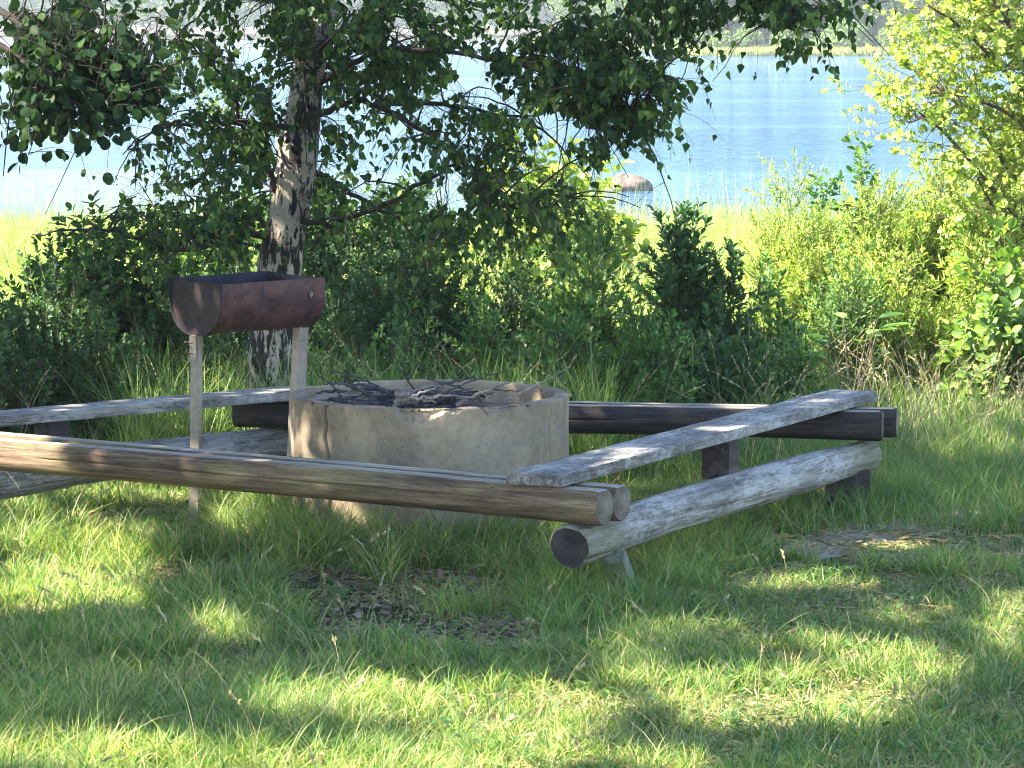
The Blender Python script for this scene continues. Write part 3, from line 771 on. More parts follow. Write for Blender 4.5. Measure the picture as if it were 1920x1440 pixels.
def hanging_leaves(tw, lf, start, d0, L, nl, size, tmpl, droop=.8, keep=None, rtw=.0016, lmat=0, thin=True):
    """a twig starting in direction d0 and drooping, with alternate leaves hanging from it"""
    n = 7; P = [np.array(start, float)]; d = np.array(d0, float); d /= np.linalg.norm(d)
    for k in range(n):
        P.append(P[-1] + d * L / n); d = d + np.array([0, 0, -droop / n]) + R.normal(size=3) * .10; d /= np.linalg.norm(d)
    P = np.array(P)
    u = np.sort(R.random(nl)) * n; i = np.minimum(u.astype(int), n - 1); f = (u - i)[:, None]
    B = P[i] * (1 - f) + P[i + 1] * f
    tang = P[i + 1] - P[i]; tang /= np.linalg.norm(tang, axis=1)[:, None]
    D = tang * .5 + rdir(nl) * .75 + np.array([0, 0, -.7]); D /= np.linalg.norm(D, axis=1)[:, None]
    B2 = B + D * .012
    if keep is not None:
        m = keep(B2 + D * size * .5); 
        if m.sum() == 0: return
        B2, D = B2[m], D[m]; last = int(np.ceil(u[m].max())) + 1
    else: last = n + 1
    Nn = rdir(len(B2)) + np.array([0, 0, .5])
    leaves(lf, B2, D, Nn, size * R.uniform(.5, 1.2, len(B2)), tmpl, lmat)
    if last >= 2: tube(tw, P[:last + 1], np.linspace(rtw, rtw * .5, len(P[:last + 1])), 3)

def build_birch():
    D = 18.5
    pts = [(500, 905, D), (508, 760, D), (512, 650, D), (527, 480, D), (547, 380, D), (559, 300, D), (568, 220, D + .02), (577, 150, D + .03), (590, 80, D + .05), (610, 0, D + .08), (640, -250, D + .2), (650, -700, D + .2), (690, -1400, D + .1), (690, -2100, D)]
    W = [125, 104, 96, 80, 74, 74, 66, 60, 58, 52, 46, 38, 26, 8]
    P = np.array([pix(*p) for p in pts]); P[0][2] = -.12
    root = empty('birch_tree', (P[0][0], P[0][1], 0), 'birch tree with white and black fissured trunk, standing behind the barrel grill', 'tree')
    path = curve_path(P, 14 * 13); tt = np.linspace(0, len(pts) - 1, len(path)); rad = np.interp(tt, np.arange(len(pts)), W) / 2 / FPX * D
    n = 48; th = np.arange(n) * 2 * np.pi / n
    A = Acc(); V = []
    fine = []; 
    for k in range(len(path) - 1):
        for s in np.linspace(0, 1, 4, endpoint=False): fine.append((path[k] * (1 - s) + path[k + 1] * s, rad[k] * (1 - s) + rad[k + 1] * s))
    for c, r in fine:
        low = max(0, 1 - (c[2]) / .5)
        rid = fbm(np.cos(th) * 3.2 + 20, np.sin(th) * 3.2 + c[2] * 2.2 + 20, 4) - .5
        rr = r * (1 + .30 * rid * max(.35, 1 - c[2] / 3) + .25 * low * low * (1 + np.cos(th * 5)) * .5)
        # dark swelling where old branches left the trunk
        for (kx, ky, am) in ((548, 268, .28), (540, 335, .12), (592, 95, .2)):
            kc = pix(kx, ky, D)
            rr = rr + r * am * np.exp(-((c[2] - kc[2]) / .055) ** 2) * np.clip(-np.cos(th - .5), 0, 1)
        V.append(np.stack([c[0] + rr * np.cos(th), c[1] + rr * np.sin(th), np.full(n, c[2])], 1))
    k = len(V); i = np.arange(k - 1)[:, None] * n; j = np.arange(n)[None, :]; j2 = (j + 1) % n
    q = np.stack([i + j, i + j2, i + n + j2, i + n + j], -1).reshape(-1, 4)
    A.add(np.concatenate(V), None, q); A.obj('trunk', M['bark'], root, loc=root.location[:])
    prim = [  # px, py, depth
        [(592, 95, D), (640, 62, D - .2), (690, 28, D - .3), (740, -20, D - .5), (860, -140, D - .7), (1000, -200, D - .8)],
        [(580, 165, D), (650, 128, D - .3), (720, 95, D - .6), (850, 98, D - .9), (1000, 130, D - 1.1), (1130, 190, D - 1.1), (1200, 240, D - 1.1)],
        [(570, 225, D), (680, 190, D - .4), (800, 250, D - .7), (900, 330, D - .8), (1000, 420, D - .8)],
        [(540, 400, D), (620, 420, D - .2), (760, 360, D - .5), (850, 310, D - .6), (930, 290, D - .6)],
        [(560, 240, D), (470, 235, D - .3), (400, 230, D - .5), (300, 240, D - .7), (230, 290, D - .7)],
        [(525, 375, D), (500, 320, D - .1), (455, 245, D - .3), (420, 150, D - .5), (330, 60, D - .6)],
        [(515, 445, D), (430, 440, D - .3), (330, 470, D - .6), (200, 430, D - .8), (60, 440, D - .9)],
        [(566, 235, D - .1), (575, 170, D - .35), (592, 130, D - .45), (640, 80, D - .6)],
        [(605, 20, D), (560, -60, D + .4), (480, -80, D + .8), (380, 20, D + 1.0), (300, 110, D + 1.0)],
        [(610, 0, D), (760, -90, D + .5), (950, -100, D + .8), (1150, -30, D + .9), (1300, 20, D + .9)],
        [(615, -60, D), (800, -190, D - .3), (1050, -180, D - .8), (1300, -100, D - 1.1), (1450, -20, D - 1.2), (1530, 60, D - 1.2)],
        [(612, -20, D), (500, -120, D - .4), (350, -90, D - .8), (220, 0, D - .9)],
        [(560, 300, D), (640, 350, D + .4), (760, 420, D + .6), (850, 470, D + .6)],
        [(590, 110, D), (700, 180, D + .5), (850, 200, D + .8), (1000, 230, D + .9), (1100, 330, D + .8)],
    ]
    PP = []
    for pl in prim:
        A = Acc(); c = curve_path([pix(*p) for p in pl], 30); c[1:-1] += R.normal(size=(len(c) - 2, 3)) * .008
        tube(A, c, np.linspace(.020, .003, len(c)), 8)
        A.obj('branch', M['twig'], root, loc=root.location[:]); PP.append(c)
    allP = np.concatenate(PP)
    TW = Acc(); LF = Acc()
    # target points drawn from the crown's density as one sees it
    tot = BGm.sum(); cells = [(i, j) for i in range(BGm.shape[0]) for j in range(BGm.shape[1]) if BGm[i, j] > 0]
    wts = np.array([BGm[i, j] * (1.7 if (i > 5 and j < 6) else 1) for i, j in cells]); idx = R.choice(len(cells), 330, p=wts / wts.sum())
    trk = path
    def keep(P):
        p = proj(P); tx = np.interp(P[:, 2], path[:, 2], path[:, 0]); dx = (P[:, 0] - tx) / .15
        clear = (dx > -1) & (dx < 1) & (P[:, 1] < D) & (p[:, 1] > 105) & (R.random(len(P)) < .93)
        return (R.random(len(P)) < np.clip(bdens(P) / 8.2, 0, 1) ** 1.3) & ~clear & (fbm(P[:, 0] * 5 + 40, P[:, 2] * 7 + 40, 2) > .34)
    for q_ in idx:
        i, j = cells[q_]; px = (j + R.random()) * 80; py = (i + R.random()) * 60 - 40
        T = pix(px, py, D + (R.normal() * .6 - .2 if px < 1000 else R.normal() * .35 - 1.1))
        dd = np.linalg.norm(allP - T, axis=1)
        near = np.argsort(dd)[:12]; s = allP[near[R.integers(0, 12)]]
        if np.linalg.norm(T - s) > 1.1: s = T + (s - T) / np.linalg.norm(T - s) * 1.1
        c = bend_path(s, T, .12, 9); tube(TW, c, np.linspace(.006, .002, len(c)), 4)
        L = np.linalg.norm(T - s)
        out = (T - s) / (L + 1e-6)
        for k in range(8):
            u = R.uniform(.15, 1); b = c[min(int(u * 8), 8)]
            d0 = out * .5 + rdir(1)[0] * .8 + np.array([0, 0, -.15])
            hanging_leaves(TW, LF, b, d0, R.uniform(.18, .42), int(R.integers(8, 16)), .050, BIRCH, .9, keep)
    for c in PP:
        for k in range(34):
            i = int(R.uniform(.35, 1) * (len(c) - 1)); hanging_leaves(TW, LF, c[i], rdir(1)[0] + np.array([0, 0, .1]), R.uniform(.12, .32), int(R.integers(7, 13)), .048, BIRCH, .9, keep)
    LFm = M['birch_leaf']
    TW.obj('twigs', M['twig'], root, loc=root.location[:])
    # crown above the picture, down to its upper edge
    n2 = 0
    HI = Acc(); TW2 = Acc()
    for k in range(520):
        z = R.uniform(2.55, 8.8); w_ = 2.9 * math.sin(math.pi * min(1, (9.4 - z) / 7.6) ** .8 * .95 + .05) + .35
        a = R.uniform(0, 2 * np.pi); rr = w_ * math.sqrt(R.uniform(.08, 1))
        c0_ = np.array([-1.0, D, 0]); T = c0_ + np.array([rr * math.cos(a), rr * math.sin(a) * .85, z])
        if proj(T)[0, 1] > -50: continue
        s = np.array([-1.05 + .1 * (z - 3) * .1, D, z + rr * .25]); s = T + (s - T) * min(1, .9 / (np.linalg.norm(T - s) + 1e-6))
        c = bend_path(s, T, .12, 6); tube(TW2, c, np.linspace(.006, .002, len(c)), 3)
        for q_ in range(5):
            b = c[R.integers(1, 6)]
            def keep2(P_): return sun_hole(P_) & (proj(P_)[:, 1] < 5 + 0 * P_[:, 0]) | ((proj(P_)[:, 1] >= 5) & keep(P_))
            hanging_leaves(TW2, HI, b, rdir(1)[0] + np.array([0, 0, -.1]), R.uniform(.2, .5), 12, .058, BIRCH, .9, keep2)
    LF.v += []; 
    LF.obj('crown', LFm, root, loc=root.location[:]); HI.obj('upper_crown', LFm, root, loc=root.location[:])
    TW2.obj('upper_twigs', M['twig'], root, loc=root.location[:])
build_birch()

# ------------------------------------------------------------------ alder overhanging the top left
AG = ["6432100", "8875200", "8986300", "8774100", "6441000", "2110000"]
adens, AGm = grid_density(AG)
def build_alder():
    D = 12.3; base = np.array([-3.6, 13.2, 0])
    root = empty('alder_tree', tuple(base), 'alder at the left edge whose dark round-leaved bough hangs over the water', 'tree')
    A = Acc(); P = curve_path([base + [0, 0, -.1], base + [.1, 0, 1.2], base + [.05, .1, 3.0], base + [-.2, .1, 6.0], base + [-.1, 0, 9.0]], 24)
    tube(A, P, np.linspace(.14, .02, len(P)), 16); A.obj('trunk', M['twig'], root, loc=tuple(base))
    TW = Acc(); LF = Acc(); PP = []
    for pl in ([base + [0, 0, 3.2], pix(-150, -60, 12.6), pix(0, 20, 12.4), pix(110, 90, 12.2), pix(230, 140, 12.1), pix(290, 160, 12.1)],
               [base + [0, 0, 2.9], pix(-160, 20, 12.4), pix(0, 85, 12.1), pix(120, 180, 12.0), pix(220, 225, 12.0)],
               [base + [0, 0, 3.4], pix(-100, -100, 12.8), pix(60, -40, 12.8), pix(170, 40, 12.6)]):
        A = Acc(); c = curve_path(pl, 30); tube(A, c, np.linspace(.02, .005, len(c)), 8); A.obj('branch', M['twig'], root, loc=tuple(base)); PP.append(c)
    allP = np.concatenate([c[10:] for c in PP])
    cells = [(i, j) for i in range(AGm.shape[0]) for j in range(AGm.shape[1]) if AGm[i, j] > 0]; wts = np.array([AGm[i, j] for i, j in cells])
    def keep(P_): return (R.random(len(P_)) < np.clip(adens(P_) / 9, 0, 1) ** 1.1) & (fbm(P_[:, 0] * 7 + 90, P_[:, 2] * 9 + 40, 2) > .36)
    for q_ in R.choice(len(cells), 120, p=wts / wts.sum()):
        i, j = cells[q_]; T = pix((j + R.random()) * 80, (i + R.random()) * 60 - 20, D + R.normal() * .25)
        s = allP[np.argsort(np.linalg.norm(allP - T, axis=1))[R.integers(0, 5)]]; c = bend_path(s, T, .1, 7); tube(TW, c, np.linspace(.005, .002, 7), 4)
        for k in range(4):
            hanging_leaves(TW, LF, c[R.integers(1, 7)], rdir(1)[0] * .8 + np.array([.4, 0, -.2]), R.uniform(.12, .28), 8, .041, ROUND, .7, keep, .0016)
    # rest of the crown, outside the picture
    for k in range(640):
        z = R.uniform(2.7, 9.2); a = R.uniform(0, 2 * np.pi); rr = 2.7 * math.sqrt(R.uniform(.05, 1)) * math.sin(math.pi * (z - 1.9) / 8)
        T = base + np.array([rr * math.cos(a), rr * math.sin(a), z]); s = base + np.array([0, 0, z - .2]); s = T + (s - T) * min(1, .8 / (np.linalg.norm(T - s) + 1e-6))
        pp = proj(T)[0]
        if -60 < pp[0] < 1980 and pp[1] > -60: continue
        c = bend_path(s, T, .1, 5); tube(TW, c, np.linspace(.006, .002, 5), 3)
        def keep3(P_):
            p = proj(P_); return sun_hole(P_) & ~((p[:, 0] > -20) & (p[:, 1] > -20))
        for q_ in range(4): hanging_leaves(TW, LF, c[R.integers(1, 5)], rdir(1)[0], .35, 10, .075, ROUND, .6, keep3, .002)
    LF.obj('crown', M['alder_leaf'], root, loc=tuple(base)); TW.obj('twigs', M['twig'], root, loc=tuple(base))
build_alder()

# ------------------------------------------------------------------ shade trees left of the picture
def shade_tree(base, h, rad, zlo, nleaf, label, lmat, size=.10):
    base = np.array(base, float)
    root = empty('shade_tree', tuple(base), label, 'tree', 'shade trees beyond the left edge')
    A = Acc(); P = curve_path([base + [0, 0, -.1], base + [.1, 0, h * .3], base + [-.1, .1, h * .6], base + [0, 0, h * .95]], 24)
    tube(A, P, np.linspace(.17, .03, len(P)), 14)
    A.obj('trunk', M['twig'], root, loc=tuple(base))
    for k in range(9):
        z = zlo + (h - zlo) * (k + .5) / 10; a = k * 2.4; L = rad * .8 * math.sin(math.pi * np.clip((z - zlo + 1) / (h - zlo + 2), 0, 1))
        A = Acc(); c = bend_path(base + [0, 0, z - .3], base + [L * math.cos(a), L * math.sin(a), z + .5], .05, 8); tube(A, c, np.linspace(.05, .01, 8), 6); A.obj('branch', M['twig'], root, loc=tuple(base))
    u = R.random(nleaf); z = zlo + (h - zlo) * R.random(nleaf); t = (z - zlo) / (h - zlo)
    w_ = rad * np.sin(np.pi * (t * .86 + .1)) ** .6
    a = R.random(nleaf) * 2 * np.pi; rr = w_ * np.sqrt(u)
    P = base + np.stack([rr * np.cos(a), rr * np.sin(a), z], 1)
    g = fbm(P[:, 0] * 1.4 + 50, P[:, 1] * 1.4 + P[:, 2] * 1.1 + 50, 3)
    m = (g > .40) & sun_hole(P); p = proj(P); m &= ~((p[:, 0] > -120) & (p[:, 0] < 2100) & (p[:, 1] > -80) & (P[:, 1] > 0)); P = P[m]
    D = rdir(len(P)) + np.array([0, 0, -.5]); LF = Acc(); leaves(LF, P, D, rdir(len(P)) + np.array([0, 0, .8]), size * R.uniform(.7, 1.2, len(P)), ROUND)
    LF.obj('crown', lmat, root, loc=tuple(base))
shade_tree((-7.2, 17.2, 0), 10.5, 3.4, 2.6, 42000, 'broad leafy tree standing left of the benches, beyond the picture edge, farthest of three', M['alder_leaf'])
shade_tree((-7.0, 12.6, 0), 10.0, 3.2, 2.6, 40000, 'broad leafy tree left of the log bench, beyond the picture edge, middle of three', M['alder_leaf'])
shade_tree((-6.6, 8.6, 0), 10.0, 3.0, 2.6, 34000, 'broad leafy tree left of the lawn, beyond the picture edge, closest of three', M['birch_leaf'])

# ------------------------------------------------------------------ shrubs
def make_twigs(tmpl, size, n=6, L=.22, nl=18, up=.9, wid=1.0):
    out = []
    for k in range(n):
        LF = Acc(); TW = Acc()
        P = [np.zeros(3)]; d = np.array([0, 0, 1.])
        for s in range(5): P.append(P[-1] + d * L / 5); d = d + R.normal(size=3) * .10; d /= np.linalg.norm(d)
        P = np.array(P); u = np.sort(R.random(nl)) ** .8 * 5; i = np.minimum(u.astype(int), 4); f = (u - i)[:, None]
        B = P[i] * (1 - f) + P[i + 1] * f
        ph = np.arange(nl) * 2.4 + R.random() * 6
        D = np.stack([np.cos(ph), np.sin(ph), np.full(nl, up) + (u / 5) * .6], 1) + R.normal(size=(nl, 3)) * .2
        Nn = np.stack([-np.cos(ph) * .8, -np.sin(ph) * .8, np.ones(nl)], 1) + R.normal(size=(nl, 3)) * .25
        leaves(LF, B, D, Nn, size * R.uniform(.65, 1.15, nl), tmpl, 0, wid)
        tube(TW, P, np.linspace(.0022, .001, 6), 3)
        out.append((np.concatenate(LF.v), np.concatenate(LF.t), np.concatenate(TW.v), np.concatenate(TW.q)))
    return out
TWIG = {'gale': make_twigs(NARROW, .046, L=.20, nl=20, wid=1.35), 'willow': make_twigs(NARROW, .040, L=.26, nl=22, up=.8), 'small': make_twigs(OVAL, .026, L=.20, nl=22, up=.6),
        'alder': make_twigs(ROUND, .050, L=.24, nl=12, up=.35), 'oval': make_twigs(OVAL, .052, L=.24, nl=14, up=.5)}
def put_twigs(LF, TW, kind, P, D, sc):
    T = TWIG[kind]; pick = R.integers(0, len(T), len(P)); D = D / np.linalg.norm(D, axis=1)[:, None]
    ref = rdir(len(P)); X = np.cross(D, ref); X /= np.linalg.norm(X, axis=1)[:, None]; Y = np.cross(D, X)
    for k, (lv, lt, tv, tq) in enumerate(T):
        m = pick == k; n = m.sum()
        if not n: continue
        for v, f, acc, qd in ((lv, lt, LF, 0), (tv, tq, TW, 1)):
            V = P[m][:, None, :] + sc[m][:, None, None] * (v[None, :, 0:1] * X[m][:, None, :] + v[None, :, 1:2] * Y[m][:, None, :] + v[None, :, 2:3] * D[m][:, None, :])
            F = (np.arange(n)[:, None, None] * len(v) + f[None]).reshape(-1, f.shape[1])
            if qd: acc.add(V.reshape(-1, 3), None, F)
            else: acc.add(V.reshape(-1, 3), F)
def shrub(name, px, D, hw, top, kind, mat, label, cat='shrub', dens=1.0, group=None, low=.0, sc=1.0, depth=.8, spiky=.25):
    sc = sc * R.uniform(.82, 1.2)
    x = pix(px, 600, D)[0]; z0 = float(ground_z(x, D)); ztop = pix(px, top, D)[2]; h = ztop - z0; r = hw / FPX * D
    base = np.array([x, D, z0]); root = empty(name, tuple(base), label, cat, group)
    n = int(560 * dens * (2 * r) * h / sc ** 1.6); LF = Acc(); TW = Acc(); ST = Acc()
    # uneven dome: several overlapping lobes
    nl = max(5, int(6 * r / .4)); lob = []
    for k in range(nl):
        a = R.uniform(0, 2 * np.pi); q = math.sqrt(R.random()); lob.append((q * math.cos(a) * r * .72, q * math.sin(a) * r * depth * .72, h * R.uniform(.42, .97) * (1 - .32 * q * q), r * R.uniform(.26, .46)))
    lob = np.array(lob); lob[0] = (lob[0][0] * .2, lob[0][1] * .2, h * .97, r * .38)
    k = R.integers(0, nl, n); a = R.uniform(0, 2 * np.pi, n); q = np.sqrt(R.random(n)) ** .8
    t = R.random(n) ** .75
    L = lob[k]; taper = np.where(t > .55, np.sqrt(np.clip(1 - ((t - .55) / .47) ** 2, 0.02, 1)), 1) * (1 - .15 * (t < .2))
    P = np.stack([L[:, 0] * (.5 + .5 * t) + np.cos(a) * q * L[:, 3] * taper, L[:, 1] * (.5 + .5 * t) + np.sin(a) * q * L[:, 3] * taper * depth, np.clip(low + (1 - low) * t, 0, 1) * L[:, 2] - .1 * sc], 1)
    P[:, 2] = np.maximum(P[:, 2], .03)
    Dr = np.stack([np.cos(a) * q * .8, np.sin(a) * q * .8, np.full(n, .75) + t * .5], 1) + R.normal(size=(n, 3)) * spiky
    put_twigs(LF, TW, kind, P + base, Dr, sc * R.uniform(.75, 1.25, n))
    for i in R.choice(n, min(n, int(26 * max(1, r * 2))), replace=False):
        s = base + np.array([P[i, 0] * .25, P[i, 1] * .25, -.03]); c = bend_path(s, P[i] + base, .03, 7, .05); tube(TW, c, np.linspace(.008, .002, 7) * sc, 4)
    for i in range(int(10 * r / .35)):   # bare and dead twigs poking out
        a_ = R.uniform(0, 2 * np.pi); s = base + np.array([r * .7 * math.cos(a_), r * .5 * math.sin(a_), h * R.uniform(.3, .75)])
        e = s + np.array([R.normal() * .1, R.normal() * .1, R.uniform(.1, .28)]); tube(TW, bend_path(s, e, .05, 6, .1), np.linspace(.0028, .001, 6), 3)
    LF.obj('foliage', mat, root, loc=tuple(base)); TW.obj('stems', M['stem'], root, loc=tuple(base))
    return root
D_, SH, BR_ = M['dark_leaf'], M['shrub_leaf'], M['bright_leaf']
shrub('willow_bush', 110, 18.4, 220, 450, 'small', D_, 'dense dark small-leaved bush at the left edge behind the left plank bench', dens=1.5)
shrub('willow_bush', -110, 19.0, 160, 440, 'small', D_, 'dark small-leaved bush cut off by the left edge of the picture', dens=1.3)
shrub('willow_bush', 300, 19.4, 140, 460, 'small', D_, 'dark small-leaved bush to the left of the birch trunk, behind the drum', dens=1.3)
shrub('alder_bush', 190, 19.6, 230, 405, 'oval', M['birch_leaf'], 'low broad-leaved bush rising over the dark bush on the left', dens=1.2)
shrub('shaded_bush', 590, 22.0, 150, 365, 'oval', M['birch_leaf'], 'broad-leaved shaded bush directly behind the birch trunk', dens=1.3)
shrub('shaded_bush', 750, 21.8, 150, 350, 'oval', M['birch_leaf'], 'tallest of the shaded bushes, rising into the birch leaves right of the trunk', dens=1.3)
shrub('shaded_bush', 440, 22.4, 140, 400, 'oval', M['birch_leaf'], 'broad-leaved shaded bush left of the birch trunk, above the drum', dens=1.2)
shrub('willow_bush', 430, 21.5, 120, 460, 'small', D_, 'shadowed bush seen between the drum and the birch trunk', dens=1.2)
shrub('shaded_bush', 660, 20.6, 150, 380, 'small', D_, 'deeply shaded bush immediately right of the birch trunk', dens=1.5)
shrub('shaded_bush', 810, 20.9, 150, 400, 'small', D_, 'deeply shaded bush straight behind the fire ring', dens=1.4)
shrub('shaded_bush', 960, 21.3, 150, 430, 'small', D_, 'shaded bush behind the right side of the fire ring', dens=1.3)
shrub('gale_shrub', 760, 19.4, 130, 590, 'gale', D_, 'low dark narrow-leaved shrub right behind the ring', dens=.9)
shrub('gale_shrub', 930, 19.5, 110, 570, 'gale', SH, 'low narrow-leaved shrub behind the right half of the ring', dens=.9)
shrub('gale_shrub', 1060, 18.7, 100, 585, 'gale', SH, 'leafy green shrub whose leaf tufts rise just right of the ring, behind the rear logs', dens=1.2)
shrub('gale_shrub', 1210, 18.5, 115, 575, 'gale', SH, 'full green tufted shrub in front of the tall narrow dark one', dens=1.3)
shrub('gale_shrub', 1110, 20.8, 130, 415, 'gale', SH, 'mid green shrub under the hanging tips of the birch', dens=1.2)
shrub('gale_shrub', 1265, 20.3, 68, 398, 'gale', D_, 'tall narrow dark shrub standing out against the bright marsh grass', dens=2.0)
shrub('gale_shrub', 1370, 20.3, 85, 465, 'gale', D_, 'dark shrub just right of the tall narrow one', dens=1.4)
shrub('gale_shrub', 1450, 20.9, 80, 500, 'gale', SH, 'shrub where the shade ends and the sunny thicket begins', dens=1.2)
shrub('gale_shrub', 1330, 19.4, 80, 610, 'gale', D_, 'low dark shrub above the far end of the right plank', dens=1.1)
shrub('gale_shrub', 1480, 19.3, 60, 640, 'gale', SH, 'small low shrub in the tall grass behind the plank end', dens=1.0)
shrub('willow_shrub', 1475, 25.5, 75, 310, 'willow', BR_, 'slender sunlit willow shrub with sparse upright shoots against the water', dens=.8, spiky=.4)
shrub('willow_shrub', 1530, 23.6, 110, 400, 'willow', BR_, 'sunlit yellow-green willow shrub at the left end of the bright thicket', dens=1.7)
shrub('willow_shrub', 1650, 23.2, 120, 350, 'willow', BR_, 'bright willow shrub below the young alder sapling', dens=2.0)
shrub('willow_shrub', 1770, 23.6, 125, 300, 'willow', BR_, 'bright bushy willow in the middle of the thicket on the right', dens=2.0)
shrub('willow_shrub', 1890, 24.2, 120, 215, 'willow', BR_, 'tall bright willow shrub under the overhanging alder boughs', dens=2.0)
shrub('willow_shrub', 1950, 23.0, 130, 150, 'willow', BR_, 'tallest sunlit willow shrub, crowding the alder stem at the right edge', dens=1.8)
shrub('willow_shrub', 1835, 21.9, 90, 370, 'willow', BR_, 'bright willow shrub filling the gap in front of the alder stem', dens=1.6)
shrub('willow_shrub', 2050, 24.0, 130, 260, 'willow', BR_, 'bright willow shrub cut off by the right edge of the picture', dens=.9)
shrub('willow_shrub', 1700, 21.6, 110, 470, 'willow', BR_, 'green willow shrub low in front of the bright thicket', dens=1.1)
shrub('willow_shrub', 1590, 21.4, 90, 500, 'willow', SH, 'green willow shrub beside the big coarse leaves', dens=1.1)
shrub('broadleaf_shrub', 1890, 20.8, 60, 470, 'oval', M['mid_leaf'], 'shrub with large dark green rounded leaves at the right edge', dens=1.1, low=.35, sc=1.25)
shrub('alder_sapling', 1613, 25.0, 14, 252, 'oval', SH, 'young alder sapling poking up against the lake, left of the willow thicket', 'sapling', dens=1.5, low=.3)
shrub('alder_sapling', 1545, 25.0, 11, 330, 'oval', SH, 'shorter young alder sapling beside the taller one', 'sapling', dens=1.2, low=.3)
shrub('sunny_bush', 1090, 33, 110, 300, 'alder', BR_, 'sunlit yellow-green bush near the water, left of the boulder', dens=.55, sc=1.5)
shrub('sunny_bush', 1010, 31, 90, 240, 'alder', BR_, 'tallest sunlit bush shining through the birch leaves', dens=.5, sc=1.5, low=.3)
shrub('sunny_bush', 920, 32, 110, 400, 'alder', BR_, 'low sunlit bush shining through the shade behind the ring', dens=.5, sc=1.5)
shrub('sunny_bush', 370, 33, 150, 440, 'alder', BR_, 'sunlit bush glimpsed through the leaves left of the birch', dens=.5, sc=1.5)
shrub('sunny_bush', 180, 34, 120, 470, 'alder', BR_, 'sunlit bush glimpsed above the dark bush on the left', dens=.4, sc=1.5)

def burdock(px, py, D):
    x = pix(px, py, D)[0]; z0 = float(ground_z(x, D)); zt = pix(px, py, D)[2]; base = np.array([x, D, z0])
    root = empty('coarse_plant', tuple(base), 'plant with big pale green coarse leaves at the foot of the willow shrubs', 'plant')
    LF = Acc(); ST = Acc()
    for k in range(11):
        a = k * 2.4; L = (zt - z0) * R.uniform(.6, 1.0); tip = base + np.array([.16 * math.cos(a), .16 * math.sin(a), L]); c = bend_path(base, tip, .08, 6, .02); tube(ST, c, np.linspace(.005, .003, 6), 5)
        d = np.array([[math.cos(a), math.sin(a), .25]]); leaves(LF, [tip], d, np.array([[0, 0, 1.]]), R.uniform(.12, .2), OVAL)
    LF.obj('foliage', SH, root, loc=tuple(base)); ST.obj('stems', M['stem'], root, loc=tuple(base))
burdock(1600, 590, 20.2)

def build_right_alder():
    D = 22.0; base = np.array([pix(1990, 600, D)[0], D, float(ground_z(3.4, D))])
    root = empty('leafy_alder', tuple(base), 'sunlit yellow-green alder reaching in from the right edge over the lake', 'tree')
    A = Acc(); P = curve_path([base + [0, 0, -.1], base + [-.05, 0, 1.0], base + [.05, 0, 2.2], base + [.1, 0, 3.8], base + [0, 0, 5.2]], 24); tube(A, P, np.linspace(.07, .012, len(P)), 12); A.obj('trunk', M['stem'], root, loc=tuple(base))
    LF = Acc(); TW = Acc(); pts = []; dirs = []
    limbs = [[(1990, 420), (1900, 330), (1830, 230), (1740, 150), (1700, 125)], [(1990, 330), (1900, 220), (1800, 180), (1740, 175)], [(1990, 250), (1880, 130), (1800, 50), (1740, 10)],
             [(1990, 480), (1900, 400), (1800, 280), (1740, 225), (1705, 230)], [(1990, 180), (1900, 60), (1840, -40), (1790, -120)], [(1990, 520), (1920, 470), (1870, 400), (1830, 330)],
             [(1990, 100), (1950, -60), (1900, -200)], [(2000, 300), (2080, 150), (2180, 60)], [(2000, 400), (2100, 300), (2200, 250)], [(1990, 300), (1940, 150), (1880, 20)], [(1990, 200), (1930, 60), (1860, 0), (1770, -60)]]
    for k, l in enumerate(limbs):
        off = R.uniform(-.7, .5); c = curve_path([pix(px, py, D + off * i / len(l)) for i, (px, py) in enumerate(l)], 24)
        A = Acc(); tube(A, c, np.linspace(.018, .004, len(c)), 6); A.obj('branch', M['stem'], root, loc=tuple(base))
        for q in range(105):
            i = int(R.uniform(.12, 1) * (len(c) - 1)); s = c[i]; sz = .5 if i < len(c) * .7 else .3
            d = rdir(1)[0] * np.array([1, 1, .8]) + np.array([-.2, 0, .25]); e = s + d * R.uniform(.08, sz); pts.append(e); dirs.append(d + np.array([0, 0, .3]))
            tube(TW, [s, (s + e) / 2 + [0, 0, .02], e], [.003, .002, .0015], 3)
    put_twigs(LF, TW, 'alder', np.array(pts), np.array(dirs), R.uniform(.5, .85, len(pts)))
    LF.obj('crown', BR_, root, loc=tuple(base)); TW.obj('twigs', M['stem'], root, loc=tuple(base))
build_right_alder()

